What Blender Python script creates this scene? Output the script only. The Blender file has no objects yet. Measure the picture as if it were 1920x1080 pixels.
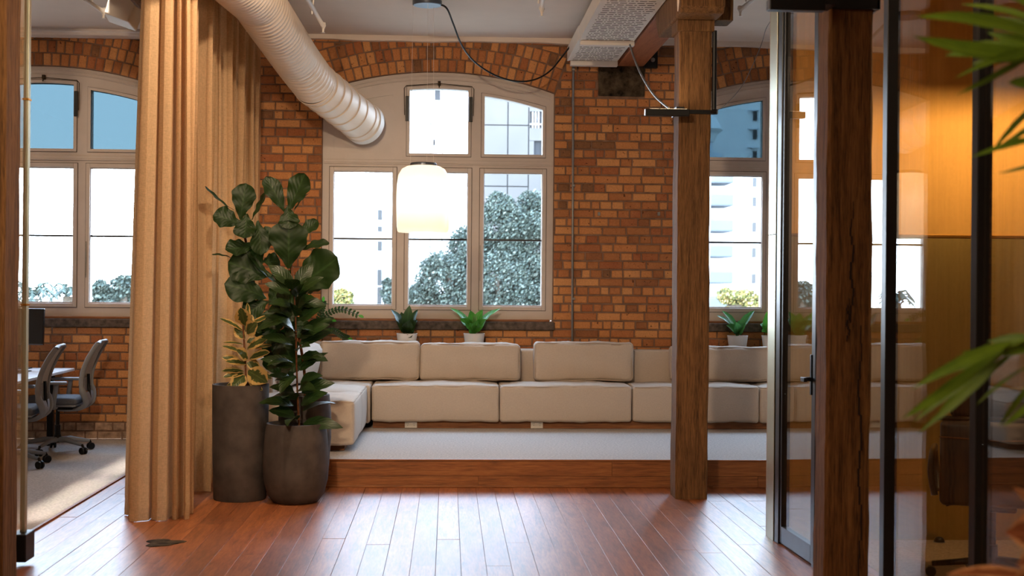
import bpy, bmesh, math, random
from math import sin, cos, pi, radians, sqrt, atan, asin, floor
from mathutils import Vector, Matrix
random.seed(11)
SC = bpy.context.scene
COL = SC.collection
# ------------------------------------------------------------------ camera
FPX, EYE, HY = 2500.0, 1.6, 531.0
YAW, ROLL = atan(120 / 2500.0), 0.0086
cam = bpy.data.cameras.new('camera')
cam.sensor_width = 36.0
cam.lens = FPX * 36.0 / 1920.0
cam.shift_y = (HY - 540.0) / 1920.0
cam.clip_start, cam.clip_end = 0.05, 600
cam.dof.use_dof = True
cam.dof.focus_distance = 11.5
cam.dof.aperture_fstop = 3.2
camo = bpy.data.objects.new('camera', cam)
COL.objects.link(camo)
camo.matrix_world = (Matrix.Translation((0, 0, EYE)) @ Matrix.Rotation(-YAW, 4, 'Z')
                     @ Matrix.Rotation(pi / 2, 4, 'X') @ Matrix.Rotation(ROLL, 4, 'Z'))
SC.camera = camo
# ------------------------------------------------------------------ exposure
SC.view_settings.view_transform = 'Standard'
SC.view_settings.look = 'None'
SC.view_settings.exposure = 0.0
SC.view_settings.gamma = 1.0
SC.view_settings.use_curve_mapping = False
SC.cycles.use_denoising = True
SC.cycles.max_bounces = 10
SC.cycles.transparent_max_bounces = 24
SC.cycles.sample_clamp_indirect = 6.0
SC.cycles.caustics_reflective = False
SC.cycles.caustics_refractive = False
# ------------------------------------------------------------------ sky: bright hazy overcast
world = bpy.data.worlds.new('sky'); SC.world = world
world.use_nodes = True
wn = world.node_tree; wn.nodes.clear()
wo = wn.nodes.new('ShaderNodeOutputWorld'); wb = wn.nodes.new('ShaderNodeBackground')
wt = wn.nodes.new('ShaderNodeTexCoord'); ws = wn.nodes.new('ShaderNodeSeparateXYZ')
wr = wn.nodes.new('ShaderNodeValToRGB')
wr.color_ramp.elements[0].position = 0.0; wr.color_ramp.elements[0].color = (0.78, 0.89, 1.0, 1)
wr.color_ramp.elements[1].position = 0.6; wr.color_ramp.elements[1].color = (0.50, 0.72, 1.0, 1)
wn.links.new(wt.outputs['Generated'], ws.inputs[0])
wn.links.new(ws.outputs['Z'], wr.inputs[0])
wn.links.new(wr.outputs[0], wb.inputs['Color'])
SKY = 22.0
wb.inputs['Strength'].default_value = SKY
wn.links.new(wb.outputs[0], wo.inputs['Surface'])
WARM = (1.0, 0.76, 0.52)
def lamp(name, kind, loc, energy, color=WARM, size=None, size_y=None, rot=None, spread=None, cone=None, blend=0.5):
    l = bpy.data.lights.new(name, kind); l.energy = energy; l.color = color
    if kind == 'AREA':
        l.shape = 'RECTANGLE'; l.size = size; l.size_y = size_y or size
        if spread: l.spread = spread
    elif size: l.shadow_soft_size = size
    if kind == 'SPOT':
        l.spot_size = cone; l.spot_blend = blend
    o = bpy.data.objects.new(name, l); COL.objects.link(o)
    o.location = loc
    if rot: o.rotation_euler = rot
    return o
def aim(o, tgt):
    o.rotation_euler = (Vector(tgt) - o.location).to_track_quat('-Z', 'Y').to_euler()
# warm ceiling lighting of the hall on the camera side, plus added fills
lamp('ceiling_lamp', 'AREA', (-0.6, 1.5, 3.9), 120, WARM, 3.0, 3.0, (0, 0, 0))
lamp('wall_wash', 'SPOT', (-1.0, 1.7, 3.85), 1000, WARM, 0.12, cone=radians(60), blend=0.75)
aim(bpy.data.objects['wall_wash'], (-0.5, 13.4, 2.5))
aim(lamp('curtain_spot', 'SPOT', (-0.78, 8.2, 3.95), 200, WARM, 0.06, cone=radians(110), blend=0.6), (-1.95, 10.2, 1.6))
lamp('office_carpet_fill', 'AREA', (-2.74, 10.6, 3.95), 4, (1, .9, .8), 0.05, 3.4, (0, 0, 0), spread=radians(6))  # added source for the bright carpet strip, no known fitting
lamp('office_brick_fill', 'AREA', (-4.4, 11.4, 3.95), 30, WARM, 1.0, 1.0, (0, 0, 0))  # added fill that lifts the office bricks
lamp('ceiling_fill', 'AREA', (-0.8, 7.6, 3.3), 85, WARM, 1.2, 0.05, (pi, 0, 0))  # added unseen fill that brightens the ceiling
# ------------------------------------------------------------------ projecting photo measurements into the room
_f = Vector((sin(YAW), cos(YAW), 0)); _r = Vector((cos(YAW), -sin(YAW), 0)); _u = Vector((0, 0, 1))
_rc = cos(ROLL) * _r + sin(ROLL) * _u; _uc = -sin(ROLL) * _r + cos(ROLL) * _u
def ray(px, py): return _f + _rc * ((px - 960) / FPX) + _uc * ((HY - py) / FPX)
def at(px, py, Y):
    d = ray(px, py); p = d * (Y / d.y); return Vector((p.x, Y, EYE + p.z))
def atz(px, py, Z=0.0):
    d = ray(px, py); p = d * ((Z - EYE) / d.z); return Vector((p.x, p.y, Z))
def proj(P):
    p = Vector(P) - Vector((0, 0, EYE)); z = p.dot(_f)
    return 960 + FPX * p.dot(_rc) / z, HY - FPX * p.dot(_uc) / z
# ------------------------------------------------------------------ mesh builder
class MB:
    def __init__(s): s.v = []; s.f = []; s.uv = None
    def add(s, vs, fs):
        o = len(s.v); s.v += [tuple(p) for p in vs]; s.f += [tuple(i + o for i in f) for f in fs]; return s
    def box(s, x0, x1, y0, y1, z0, z1, M=None):
        vs = [Vector(p) for p in ((x0,y0,z0),(x1,y0,z0),(x1,y1,z0),(x0,y1,z0),(x0,y0,z1),(x1,y0,z1),(x1,y1,z1),(x0,y1,z1))]
        if M: vs = [M @ p for p in vs]
        return s.add(vs, [(0,3,2,1),(4,5,6,7),(0,1,5,4),(1,2,6,5),(2,3,7,6),(3,0,4,7)])
    def cbox(s, x0, x1, y0, y1, z0, z1, c=0.01):      # box with every edge chamfered
        bm = bmesh.new(); bmesh.ops.create_cube(bm, size=1)
        for v in bm.verts:
            v.co = ((x0+x1)/2 + v.co.x*(x1-x0), (y0+y1)/2 + v.co.y*(y1-y0), (z0+z1)/2 + v.co.z*(z1-z0))
        bmesh.ops.bevel(bm, geom=bm.edges[:], offset=c, segments=2, affect='EDGES', profile=0.5)
        bm.verts.index_update()
        s.add([v.co.copy() for v in bm.verts], [[v.index for v in f.verts] for f in bm.faces]); bm.free(); return s
    def prism(s, poly, y0, y1, inset=0.0, back=True):           # poly in (x,z), front at y0
        n = len(poly)
        if inset:
            cx = sum(p[0] for p in poly)/n; cz = sum(p[1] for p in poly)/n
            q = []
            for x, z in poly:
                dx, dz = cx - x, cz - z
                q.append((x + max(-inset, min(inset, dx)), z + max(-inset, min(inset, dz))))
            vs = [(x, y0, z) for x, z in q] + [(x, y0 + inset, z) for x, z in poly] + [(x, y1, z) for x, z in poly]
            fs = [tuple(range(n))]
            for i in range(n):
                j = (i+1) % n
                fs += [(i, i+n, j+n, j), (i+n, i+2*n, j+2*n, j+n)]
        else:
            vs = [(x, y0, z) for x, z in poly] + [(x, y1, z) for x, z in poly]
            fs = [tuple(range(n))]
            if back: fs.append(tuple(reversed(range(n, 2*n))))
            for i in range(n):
                j = (i+1) % n; fs.append((i, i+n, j+n, j))
        return s.add(vs, fs)
    def tube(s, pts, r, n=8, closed=False, flat=1.0, up=None, caps=True):
        pts = [Vector(p) for p in pts]; m = len(pts)
        rs = r if isinstance(r, (list, tuple)) else [r]*m
        vs = []; prev = None
        for i, p in enumerate(pts):
            if closed: t = pts[(i+1) % m] - pts[i-1]
            else: t = pts[min(i+1, m-1)] - pts[max(i-1, 0)]
            t.normalize()
            if up is not None: a = Vector(up)
            elif prev is None: a = Vector((0,0,1)) if abs(t.z) < 0.9 else Vector((1,0,0))
            else: a = prev
            b = t.cross(a)
            if b.length < 1e-6: b = t.cross(Vector((1, 0.2, 0.1)))
            b.normalize(); a = b.cross(t).normalized(); prev = a
            for k in range(n):
                w = 2*pi*k/n
                vs.append(p + a*(cos(w)*rs[i]) + b*(sin(w)*rs[i]*flat))
        fs = []
        for i in range(m if closed else m-1):
            j = (i+1) % m
            for k in range(n):
                l = (k+1) % n; fs.append((i*n+k, j*n+k, j*n+l, i*n+l))
        if caps and not closed:
            fs += [tuple(reversed(range(n))), tuple(range((m-1)*n, m*n))]
        return s.add(vs, fs)
    def lathe(s, prof, c=(0,0,0), n=32, M=None):      # prof: (r,z)
        vs = []; fs = []
        for r, z in prof:
            for k in range(n):
                w = 2*pi*k/n; p = Vector((r*cos(w), r*sin(w), z))
                if M: p = M @ p
                vs.append(p + Vector(c))
        for i in range(len(prof)-1):
            for k in range(n):
                l = (k+1) % n; fs.append((i*n+k, i*n+l, (i+1)*n+l, (i+1)*n+k))
        return s.add(vs, fs)
    def sphere(s, c, r, n=10, sq=(1,1,1)):
        prof = [(max(1e-4, r*sin(pi*i/n)), -r*cos(pi*i/n)) for i in range(n+1)]
        M = Matrix.Diagonal((sq[0], sq[1], sq[2], 1))
        return s.lathe(prof, c, n*2, M)
    def build(s, name, m, parent=None, smooth=False, bevel=0, seg=2, auto=None):
        off = parent_world(parent)
        me = bpy.data.meshes.new(name)
        me.from_pydata([Vector(p) - off for p in s.v], [], s.f)
        if s.uv:
            l = me.uv_layers.new(name='uv')
            for lp in me.loops: l.data[lp.index].uv = s.uv[lp.vertex_index]
        me.validate(); me.update()
        if smooth: me.shade_smooth()
        o = bpy.data.objects.new(name, me); COL.objects.link(o)
        if m: me.materials.append(m)
        if parent: o.parent = parent
        if bevel:
            b = o.modifiers.new('bevel', 'BEVEL'); b.width = bevel; b.segments = seg; b.limit_method = 'ANGLE'; b.angle_limit = radians(40)
        if auto is not None:
            me.shade_smooth()
            es = o.modifiers.new('split', 'EDGE_SPLIT'); es.split_angle = radians(auto)
        return o
def parent_world(p):
    o = Vector((0,0,0))
    while p is not None: o = o + p.location; p = p.parent
    return o
def thing(name, label, cat, loc=(0,0,0), group=None):
    o = bpy.data.objects.new(name, None); COL.objects.link(o); o.location = loc
    o.empty_display_size = 0.1
    return tag(o, label, cat, group)
def tag(o, label, cat, group=None):
    o['label'] = label; o['category'] = cat
    if group: o['group'] = group
    return o
def struct(o): o['kind'] = 'structure'; return o
def stuff(o): o['kind'] = 'stuff'; return o
def copy_tree(o, parent=None):
    c = o.copy(); COL.objects.link(c); c.parent = parent
    for ch in list(o.children): copy_tree(ch, c)
    return c
def arc(c, r, a0, a1, n, plane='xz'):
    out = []
    for i in range(n+1):
        a = a0 + (a1-a0)*i/n
        if plane == 'xz': out.append((c[0]+r*cos(a), c[1], c[2]+r*sin(a)))
        elif plane == 'xy': out.append((c[0]+r*cos(a), c[1]+r*sin(a), c[2]))
        else: out.append((c[0], c[1]+r*cos(a), c[2]+r*sin(a)))
    return out
def smooth_path(pts, n=6):        # Catmull-Rom
    pts = [Vector(p) for p in pts]; out = []
    for i in range(len(pts)-1):
        p0 = pts[max(i-1,0)]; p1 = pts[i]; p2 = pts[i+1]; p3 = pts[min(i+2,len(pts)-1)]
        for k in range(n):
            t = k/n
            out.append(0.5*((2*p1) + (p2-p0)*t + (2*p0-5*p1+4*p2-p3)*t*t + (3*p1-p0-3*p2+p3)*t**3))
    out.append(pts[-1]); return out
# ------------------------------------------------------------------ materials
def lin(r, g, b):
    f = lambda c: (c/255/12.92) if c/255 <= 0.04045 else ((c/255+0.055)/1.055)**2.4
    return (f(r), f(g), f(b), 1)
class NT:
    def __init__(s, name):
        s.m = bpy.data.materials.new(name); s.m.use_nodes = True; s.t = s.m.node_tree; s.t.nodes.clear()
        s.out = s.t.nodes.new('ShaderNodeOutputMaterial')
    def n(s, kind, **kw):
        nd = s.t.nodes.new('ShaderNode'+kind)
        for k, v in kw.items():
            if k.startswith('i_'):
                key = k[2:].replace('_', ' ')
                nd.inputs[key if key in nd.inputs else key.title()].default_value = v
            else: setattr(nd, k, v)
        return nd
    def l(s, a, b): s.t.links.new(a, b)
    def ramp(s, fac, stops, interp='LINEAR'):
        r = s.n('ValToRGB'); r.color_ramp.interpolation = interp
        e = r.color_ramp.elements
        while len(e) < len(stops): e.new(0.5)
        for i, (p, c) in enumerate(stops): e[i].position = p; e[i].color = c
        s.l(fac, r.inputs[0]); return r.outputs[0]
    def coord(s, scale=(1,1,1), kind='Object'):
        tc = s.n('TexCoord'); mp = s.n('Mapping'); mp.inputs['Scale'].default_value = scale
        s.l(tc.outputs[kind], mp.inputs[0]); return mp.outputs[0]
    def noise(s, vec, scale, detail=4, rough=0.55, dist=0):
        x = s.n('TexNoise'); x.inputs['Scale'].default_value = scale; x.inputs['Detail'].default_value = detail
        x.inputs['Roughness'].default_value = rough; x.inputs['Distortion'].default_value = dist
        if vec is not None: s.l(vec, x.inputs['Vector'])
        return x.outputs['Fac']
    def mix(s, fac, a, b, mode='MIX'):
        x = s.n('Mix'); x.data_type = 'RGBA'; x.blend_type = mode
        for sock, v in ((x.inputs[0], fac), (x.inputs[6], a), (x.inputs[7], b)):
            if hasattr(v, 'links'): s.l(v, sock)
            else: sock.default_value = v
        return x.outputs[2]
    def math(s, op, a, b=None):
        x = s.n('Math'); x.operation = op
        for i, v in enumerate((a, b)):
            if v is None: continue
            if hasattr(v, 'links'): s.l(v, x.inputs[i])
            else: x.inputs[i].default_value = v
        return x.outputs[0]
    def bump(s, h, strength=0.3, dist=0.01):
        b = s.n('Bump'); b.inputs['Strength'].default_value = strength; b.inputs['Distance'].default_value = dist
        s.l(h, b.inputs['Height']); return b.outputs[0]
    def pbsdf(s, color, rough=0.6, metal=0.0, normal=None, spec=0.5, **kw):
        p = s.n('BsdfPrincipled')
        for key, v in (('Base Color', color), ('Roughness', rough), ('Metallic', metal), ('Specular IOR Level', spec)):
            if hasattr(v, 'links'): s.l(v, p.inputs[key])
            else: p.inputs[key].default_value = v
        if normal is not None: s.l(normal, p.inputs['Normal'])
        for k, v in kw.items(): p.inputs[k.replace('_', ' ')].default_value = v
        return p
    def done(s, bsdf): s.l(bsdf.outputs[0], s.out.inputs['Surface']); return s.m
def simple(name, c, rough=0.6, metal=0.0, var=0.06, scale=8, bump=0.05, spec=0.5):
    t = NT(name); v = t.coord(); nz = t.noise(v, scale)
    d = tuple(max(0, x*(1-var*2)) for x in c[:3]) + (1,)
    b = tuple(min(1, x*(1+var)) for x in c[:3]) + (1,)
    col = t.ramp(nz, [(0.3, d), (0.7, b)])
    nb = t.bump(t.noise(v, scale*12), bump, 0.004) if bump else None
    return t.done(t.pbsdf(col, rough, metal, nb, spec))
def wood(name, dark, mid, light, scale=(6, 6, 0.5), rough=0.6, bump=0.4, spec=0.4, per_object=0.0, crack=0.0, coat=0.0):
    t = NT(name); v = t.coord(scale)
    if per_object:
        oi = t.n('ObjectInfo'); add = t.n('VectorMath'); add.operation = 'ADD'
        mul = t.math('MULTIPLY', oi.outputs['Random'], 57.0)
        t.l(v, add.inputs[0]); t.l(mul, add.inputs[1]); v = add.outputs[0]
    g = t.noise(v, 3.0, 8, 0.65, 0.6); g2 = t.noise(v, 14.0, 6, 0.6, 0.2)
    f = t.math('ADD', t.math('MULTIPLY', g, 0.6), t.math('MULTIPLY', g2, 0.4))
    col = t.ramp(f, [(0.36, dark), (0.5, mid), (0.64, light)])
    if per_object:
        oi = t.n('ObjectInfo')
        k = t.ramp(oi.outputs['Random'], [(0, (1-per_object,)*3+(1,)), (1, (1+per_object*0.6,)*3+(1,))])
        col = t.mix(1.0, col, k, 'MULTIPLY')
    h = f
    if crack:
        c = t.noise(t.coord((scale[0]*1.3, scale[1]*1.3, scale[2]*0.5)), 9.0, 3, 0.5)
        cm = t.ramp(c, [(0.60, (1,1,1,1)), (0.70, (1-crack,)*3+(1,))])
        col = t.mix(1.0, col, cm, 'MULTIPLY')
        h = t.math('ADD', f, t.math('MULTIPLY', t.n('RGBToBW').outputs[0], 0.0)) if False else f
    p = t.pbsdf(col, rough, 0, t.bump(h, bump, 0.01), spec)
    p.inputs['Coat Weight'].default_value = coat; p.inputs['Coat Roughness'].default_value = 0.40
    return t.done(p)
def fabric(name, c, scale=260, trans=0.0, bump=0.25, var=0.12):
    t = NT(name); v = t.coord((1, 1, 1)); n1 = t.noise(v, 3.0, 3); n2 = t.noise(t.coord((scale, scale, scale*0.18)), 1.0, 2)
    n3 = t.noise(t.coord((scale*0.18, scale*0.18, scale)), 1.0, 2)
    w = t.math('ADD', t.math('MULTIPLY', n2, 0.5), t.math('MULTIPLY', n3, 0.5))
    col = t.ramp(w, [(0.3, tuple(x*(1-var*2) for x in c[:3])+(1,)), (0.7, tuple(min(1, x*(1+var)) for x in c[:3])+(1,))])
    p = t.pbsdf(col, 0.9, 0, t.bump(w, bump, 0.003), 0.2)
    if not trans: return t.done(p)
    tr = t.n('BsdfTranslucent'); t.l(col, tr.inputs['Color'])
    mx = t.n('MixShader'); mx.inputs[0].default_value = trans
    t.l(p.outputs[0], mx.inputs[1]); t.l(tr.outputs[0], mx.inputs[2]); return t.done(mx)
def glass(name, tint=(1,1,1,1), dirt=0.0):
    t = NT(name); g = t.n('NewGeometry'); d = t.n('VectorMath'); d.operation = 'DOT_PRODUCT'
    t.l(g.outputs['Incoming'], d.inputs[0]); t.l(g.outputs['Normal'], d.inputs[1])
    c = t.math('ABSOLUTE', d.outputs['Value']); k = t.math('POWER', t.math('SUBTRACT', 1.0, c), 5.0)
    fr = t.math('ADD', t.math('MULTIPLY', k, 0.96), 0.04)
    tr = t.n('BsdfTransparent'); tr.inputs[0].default_value = tint
    gl = t.n('BsdfGlossy'); gl.inputs['Roughness'].default_value = 0.0; gl.inputs['Color'].default_value = (1,1,1,1)
    mx = t.n('MixShader'); t.l(fr, mx.inputs[0]); t.l(tr.outputs[0], mx.inputs[1]); t.l(gl.outputs[0], mx.inputs[2])
    return t.done(mx)
def brickmat(name, island):
    t = NT(name)
    rnd = t.n('NewGeometry').outputs['Random Per Island'] if island else t.n('ObjectInfo').outputs['Random']
    base = t.ramp(rnd, [(0.0, lin(156,98,60)), (0.18, lin(194,130,78)), (0.38, lin(166,102,62)), (0.52, lin(206,146,92)),
                        (0.68, lin(148,82,52)), (0.80, lin(188,122,74)), (0.90, lin(120,72,48)), (0.97, lin(86,62,48))], 'CONSTANT')
    v = t.coord(); off = t.n('VectorMath'); off.operation = 'ADD'; t.l(v, off.inputs[0]); t.l(t.math('MULTIPLY', rnd, 41.0), off.inputs[1])
    n1 = t.noise(off.outputs[0], 9, 5, 0.6); n2 = t.noise(off.outputs[0], 70, 4, 0.6); n3 = t.noise(off.outputs[0], 30, 2)
    col = t.mix(t.math('MULTIPLY', n1, 0.55), base, lin(205,140,86), 'MIX')
    spots = t.ramp(n3, [(0.66, (1,1,1,1)), (0.74, (0.25,0.2,0.18,1))])
    col = t.mix(1.0, col, spots, 'MULTIPLY')
    gr = t.ramp(n2, [(0.2, (0.7,0.7,0.7,1)), (0.8, (1.12,1.12,1.12,1))])
    col = t.mix(1.0, col, gr, 'MULTIPLY')
    h = t.math('ADD', n1, t.math('MULTIPLY', n2, 0.5))
    return t.done(t.pbsdf(col, 0.85, 0, t.bump(h, 0.5, 0.01), 0.25))
def leafmat(name, dark, light, rough=0.35, edge=None, trans=0.25):
    t = NT(name); uv = t.n('TexCoord').outputs['UV']; sp = t.n('SeparateXYZ'); t.l(uv, sp.inputs[0])
    u = t.math('ABSOLUTE', t.math('SUBTRACT', t.math('MULTIPLY', sp.outputs[0], 2.0), 1.0))
    w = t.n('TexWave'); w.inputs['Scale'].default_value = 2.2; w.inputs['Distortion'].default_value = 1.0
    cmb = t.n('CombineXYZ'); t.l(t.math('SUBTRACT', sp.outputs[1], t.math('MULTIPLY', u, 0.35)), cmb.inputs[0]); t.l(cmb.outputs[0], w.inputs['Vector'])
    n1 = t.noise(t.coord(), 12, 3)
    col = t.mix(n1, dark, light)
    mid = t.ramp(u, [(0.0, (1,1,1,1)), (0.09, (0,0,0,1))])
    col = t.mix(t.math('MULTIPLY', mid, 0.5), col, tuple(min(1, x*1.8+0.01) for x in light[:3])+(1,))
    if edge:
        nn = t.noise(t.coord(), 22, 3); e = t.math('ADD', u, t.math('MULTIPLY', t.math('SUBTRACT', nn, 0.5), 1.3))
        ef = t.ramp(e, [(0.50, (0,0,0,1)), (0.60, (1,1,1,1))])
        col = t.mix(ef, col, edge)
    p = t.pbsdf(col, rough, 0, t.bump(w.outputs['Fac'], 0.15, 0.01), 0.35)
    tr = t.n('BsdfTranslucent'); t.l(col, tr.inputs['Color'])
    mx = t.n('MixShader'); mx.inputs[0].default_value = trans
    t.l(p.outputs[0], mx.inputs[1]); t.l(tr.outputs[0], mx.inputs[2]); return t.done(mx)
def emissive(name, c, s):
    t = NT(name); e = t.n('Emission'); e.inputs['Color'].default_value = c; e.inputs['Strength'].default_value = s
    return t.done(e)
M = {}
M['brick'] = brickmat('brick_single', False); M['brick_field'] = brickmat('brick_field', True)
M['mortar'] = simple('mortar', lin(128,100,82), 0.95, 0, 0.15, 14, 0.4, 0.1)
M['pale_brick'] = simple('pale_brick', lin(170,140,118), 0.9, 0, 0.25, 16, 0.4, 0.2)
M['concrete_sill'] = simple('concrete_sill', lin(98,84,74), 0.9, 0, 0.3, 20, 0.5, 0.2)
M['stone'] = simple('pad_stone', lin(74,62,48), 0.95, 0, 0.45, 14, 0.6, 0.1)
M['paint'] = simple('window_paint', lin(194,180,170), 0.45, 0, 0.03, 6, 0.04)
M['ceiling'] = simple('ceiling_paint', lin(222,208,196), 0.85, 0, 0.02, 3, 0.02, 0.2)
M['plaster'] = simple('plaster', lin(190,172,152), 0.9, 0, 0.03, 3, 0.03, 0.2)
M['floorboard'] = wood('floorboard', lin(106,58,30), lin(156,90,50), lin(184,114,66), (7, 0.7, 7), 0.40, 0.08, 0.9, 0.22, coat=0.3)
M['riser'] = wood('step_boards', lin(100,60,32), lin(136,84,46), lin(160,106,60), (0.6, 7, 9), 0.5, 0.1, 0.35, 0.12)
M['gap'] = simple('floor_gap', lin(36,20,12), 0.9, 0, 0.1, 8, 0)
M['post'] = wood('old_timber', lin(66,44,25), lin(108,76,44), lin(134,98,58), (14, 14, 0.9), 0.8, 0.9, 0.25, 0.1, 0.55)
M['post_dark'] = wood('dark_old_timber', lin(60,41,22), lin(112,77,41), lin(138,100,58), (15, 15, 0.9), 0.8, 0.9, 0.25, 0.1, 0.55)
M['beam'] = wood('painted_beam', lin(120,66,40), lin(146,86,54), lin(160,98,64), (7, 0.6, 7), 0.6, 0.15, 0.3)
M['carpet'] = simple('carpet', lin(186,178,172), 1.0, 0, 0.14, 60, 0.5, 0.05)
M['carpet_tan'] = simple('meeting_carpet', lin(178,150,116), 1.0, 0, 0.12, 60, 0.4, 0.05)
M['linen'] = fabric('sofa_linen', lin(192,177,162), 300, 0, 0.2, 0.06)
M['piping'] = fabric('sofa_piping', lin(182,165,149), 300, 0, 0.2, 0.05)
M['curtain'] = fabric('curtain_linen', lin(216,182,142), 220, 0.45, 0.25, 0.12)
M['black'] = simple('black_metal', lin(12,12,13), 0.4, 0.0, 0.1, 10, 0.02, 0.3)
M['frame'] = simple('frame_metal', lin(16,16,18), 0.34, 0.2, 0.1, 10, 0.02)
M['rail'] = simple('grey_rail', lin(90,96,106), 0.35, 0.7, 0.05, 10, 0.02)
M['steel'] = simple('galvanised', lin(140,136,132), 0.45, 0.8, 0.08, 20, 0.05)
M['white'] = simple('white_enamel', lin(222,214,204), 0.5, 0, 0.02, 6, 0.02)
M['duct'] = simple('duct_paint', lin(226,206,184), 0.5, 0, 0.03, 4, 0.02)
M['pot'] = simple('white_pot', lin(218,212,206), 0.45, 0, 0.03, 8, 0.03)
M['planter'] = simple('planter_concrete', lin(74,66,62), 0.75, 0, 0.22, 7, 0.15, 0.3)
M['soil'] = simple('soil', lin(46,32,22), 1.0, 0, 0.4, 60, 0.8, 0.1)
M['bark'] = simple('bark', lin(112,70,42), 0.85, 0, 0.25, 50, 0.4, 0.2)
M['fig'] = leafmat('fig_leaf', lin(18,34,10), lin(36,58,16), 0.5)
M['ficus'] = leafmat('ficus_leaf', lin(22,38,15), lin(44,66,24), 0.36)
M['varieg'] = leafmat('variegated_leaf', lin(52,66,30), lin(84,92,46), 0.35, lin(196,160,96))
M['bright'] = leafmat('bright_leaf', lin(36,92,26), lin(84,150,48), 0.3)
M['bluegreen'] = leafmat('snake_leaf', lin(30,84,44), lin(84,140,66), 0.3)
M['palm'] = leafmat('palm_leaf', lin(58,84,16), lin(104,128,26), 0.45)
M['croton'] = leafmat('croton_leaf', lin(92,48,26), lin(150,88,52), 0.4, lin(196,140,92))
M['gplastic'] = simple('grey_plastic', lin(128,130,134), 0.55, 0, 0.04, 8, 0.03)
M['gmesh'] = simple('chair_mesh', lin(176,172,170), 0.8, 0, 0.08, 200, 0.3)
M['gseat'] = fabric('seat_cloth', lin(96,98,104), 300, 0, 0.2)
M['desk'] = simple('desk_white', lin(208,204,204), 0.4, 0, 0.02, 5, 0.02)
M['screen'] = simple('screen_black', lin(12,12,14), 0.25, 0, 0.05, 5, 0)
M['leather'] = simple('brown_leather', lin(48,30,19), 0.42, 0, 0.2, 14, 0.2)
M['clear'] = glass('window_glass', (0.98, 0.99, 1, 1)); M['tint'] = glass('tinted_glass', (0.130, 0.168, 0.182, 1))
M['partition'] = glass('partition_glass', (0.97, 0.97, 0.95, 1))
M['patina'] = simple('padding', lin(100,100,100))
def brass(name, c, rough, streak):
    t = NT(name); v = t.coord((26, 26, 0.5)); n1 = t.noise(v, 2.0, 6, 0.6); n2 = t.noise(t.coord((60, 60, 60)), 1.0, 3)
    n3 = t.noise(t.coord((1, 1, 1)), 2.0, 3)
    f = t.math('ADD', t.math('MULTIPLY', n1, 0.7), t.math('MULTIPLY', n2, 0.3))
    col = t.ramp(f, [(0.3, tuple(x*(1-streak) for x in c[:3])+(1,)), (0.7, tuple(min(1, x*(1+streak)) for x in c[:3])+(1,))])
    return t.done(t.pbsdf(col, rough, 0.95, t.bump(n3, 0.05, 0.02), 0.5))
M['brass'] = brass('brushed_brass', lin(236,184,100), 0.6, 0.08)
M['brass_low'] = brass('reflection_tinted_brass', lin(186,158,92), 0.36, 0.12)  # greenish reflection on the lower panels is put into the colour
M['brass_pale'] = brass('pale_brass', lin(196,196,172), 0.34, 0.08)  # window reflection on the wall end put in as a pale tint
M['brass_rail'] = simple('brass_trim', lin(220,160,70), 0.25, 1.0, 0.05, 10, 0)
M['opal'] = emissive('opal_glass_lit', lin(255,240,214), 1.0)
# ================================================================== STRUCTURE
YW, CEIL, STEP_Z, STEP_Y = 13.40, 4.06, 0.217, 10.43
WX0, WX1 = -5.6, 5.6
R_ARCH, HALF, Z_APEX, Z_BOT = 3.464, 1.16, 3.715, 1.215
ZC = Z_APEX - R_ARCH
TH = asin(HALF / R_ARCH)
cx2 = at(821.5, 400, 13.46).x
cx1 = at(140, 300, 13.49).x - 0.293
cx3 = at(1427, 350, 13.49).x + 0.46
CX = [cx1, cx2, cx3]
def arch_z(dx, off=0.0): return ZC + sqrt((R_ARCH + off)**2 - dx*dx)
# ---- brick wall with the three window openings
wb = MB()
xs = sorted(set([WX0, WX1] + [c - HALF + 2*HALF*i/16 for c in CX for i in range(17) if WX0 < c - HALF + 2*HALF*i/16 < WX1]))
for a, b in zip(xs, xs[1:]):
    m = (a+b)/2; hit = [c for c in CX if abs(m-c) < HALF]
    if not hit: wb.box(a, b, YW+0.008, YW+0.3, 0, CEIL)
    else:
        c = hit[0]; wb.box(a, b, YW+0.008, YW+0.3, 0, Z_BOT)
        wb.prism([(a, arch_z(a-c)), (b, arch_z(b-c)), (b, CEIL), (a, CEIL)], YW+0.008, YW+0.3)
wall_back = struct(wb.build('wall_back', M['mortar']))
def clip(poly, n, d):                                   # keep points with n.p >= d
    out = []
    for i in range(len(poly)):
        p, q = poly[i], poly[(i+1) % len(poly)]
        sp = n[0]*p[0]+n[1]*p[1]-d; sq = n[0]*q[0]+n[1]*q[1]-d
        if sp >= 0: out.append(p)
        if sp*sq < 0:
            t = sp/(sp-sq); out.append((p[0]+t*(q[0]-p[0]), p[1]+t*(q[1]-p[1])))
    return out
def parea(p): return abs(sum(p[i][0]*p[(i+1)%len(p)][1]-p[(i+1)%len(p)][0]*p[i][1] for i in range(len(p))))/2
CH = 0.0866
stone_a, stone_b = at(1122, 180, YW), at(1209, 122, YW)
bricks = []
rng = random.Random(5)
row = 0; z = 0.02
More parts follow.
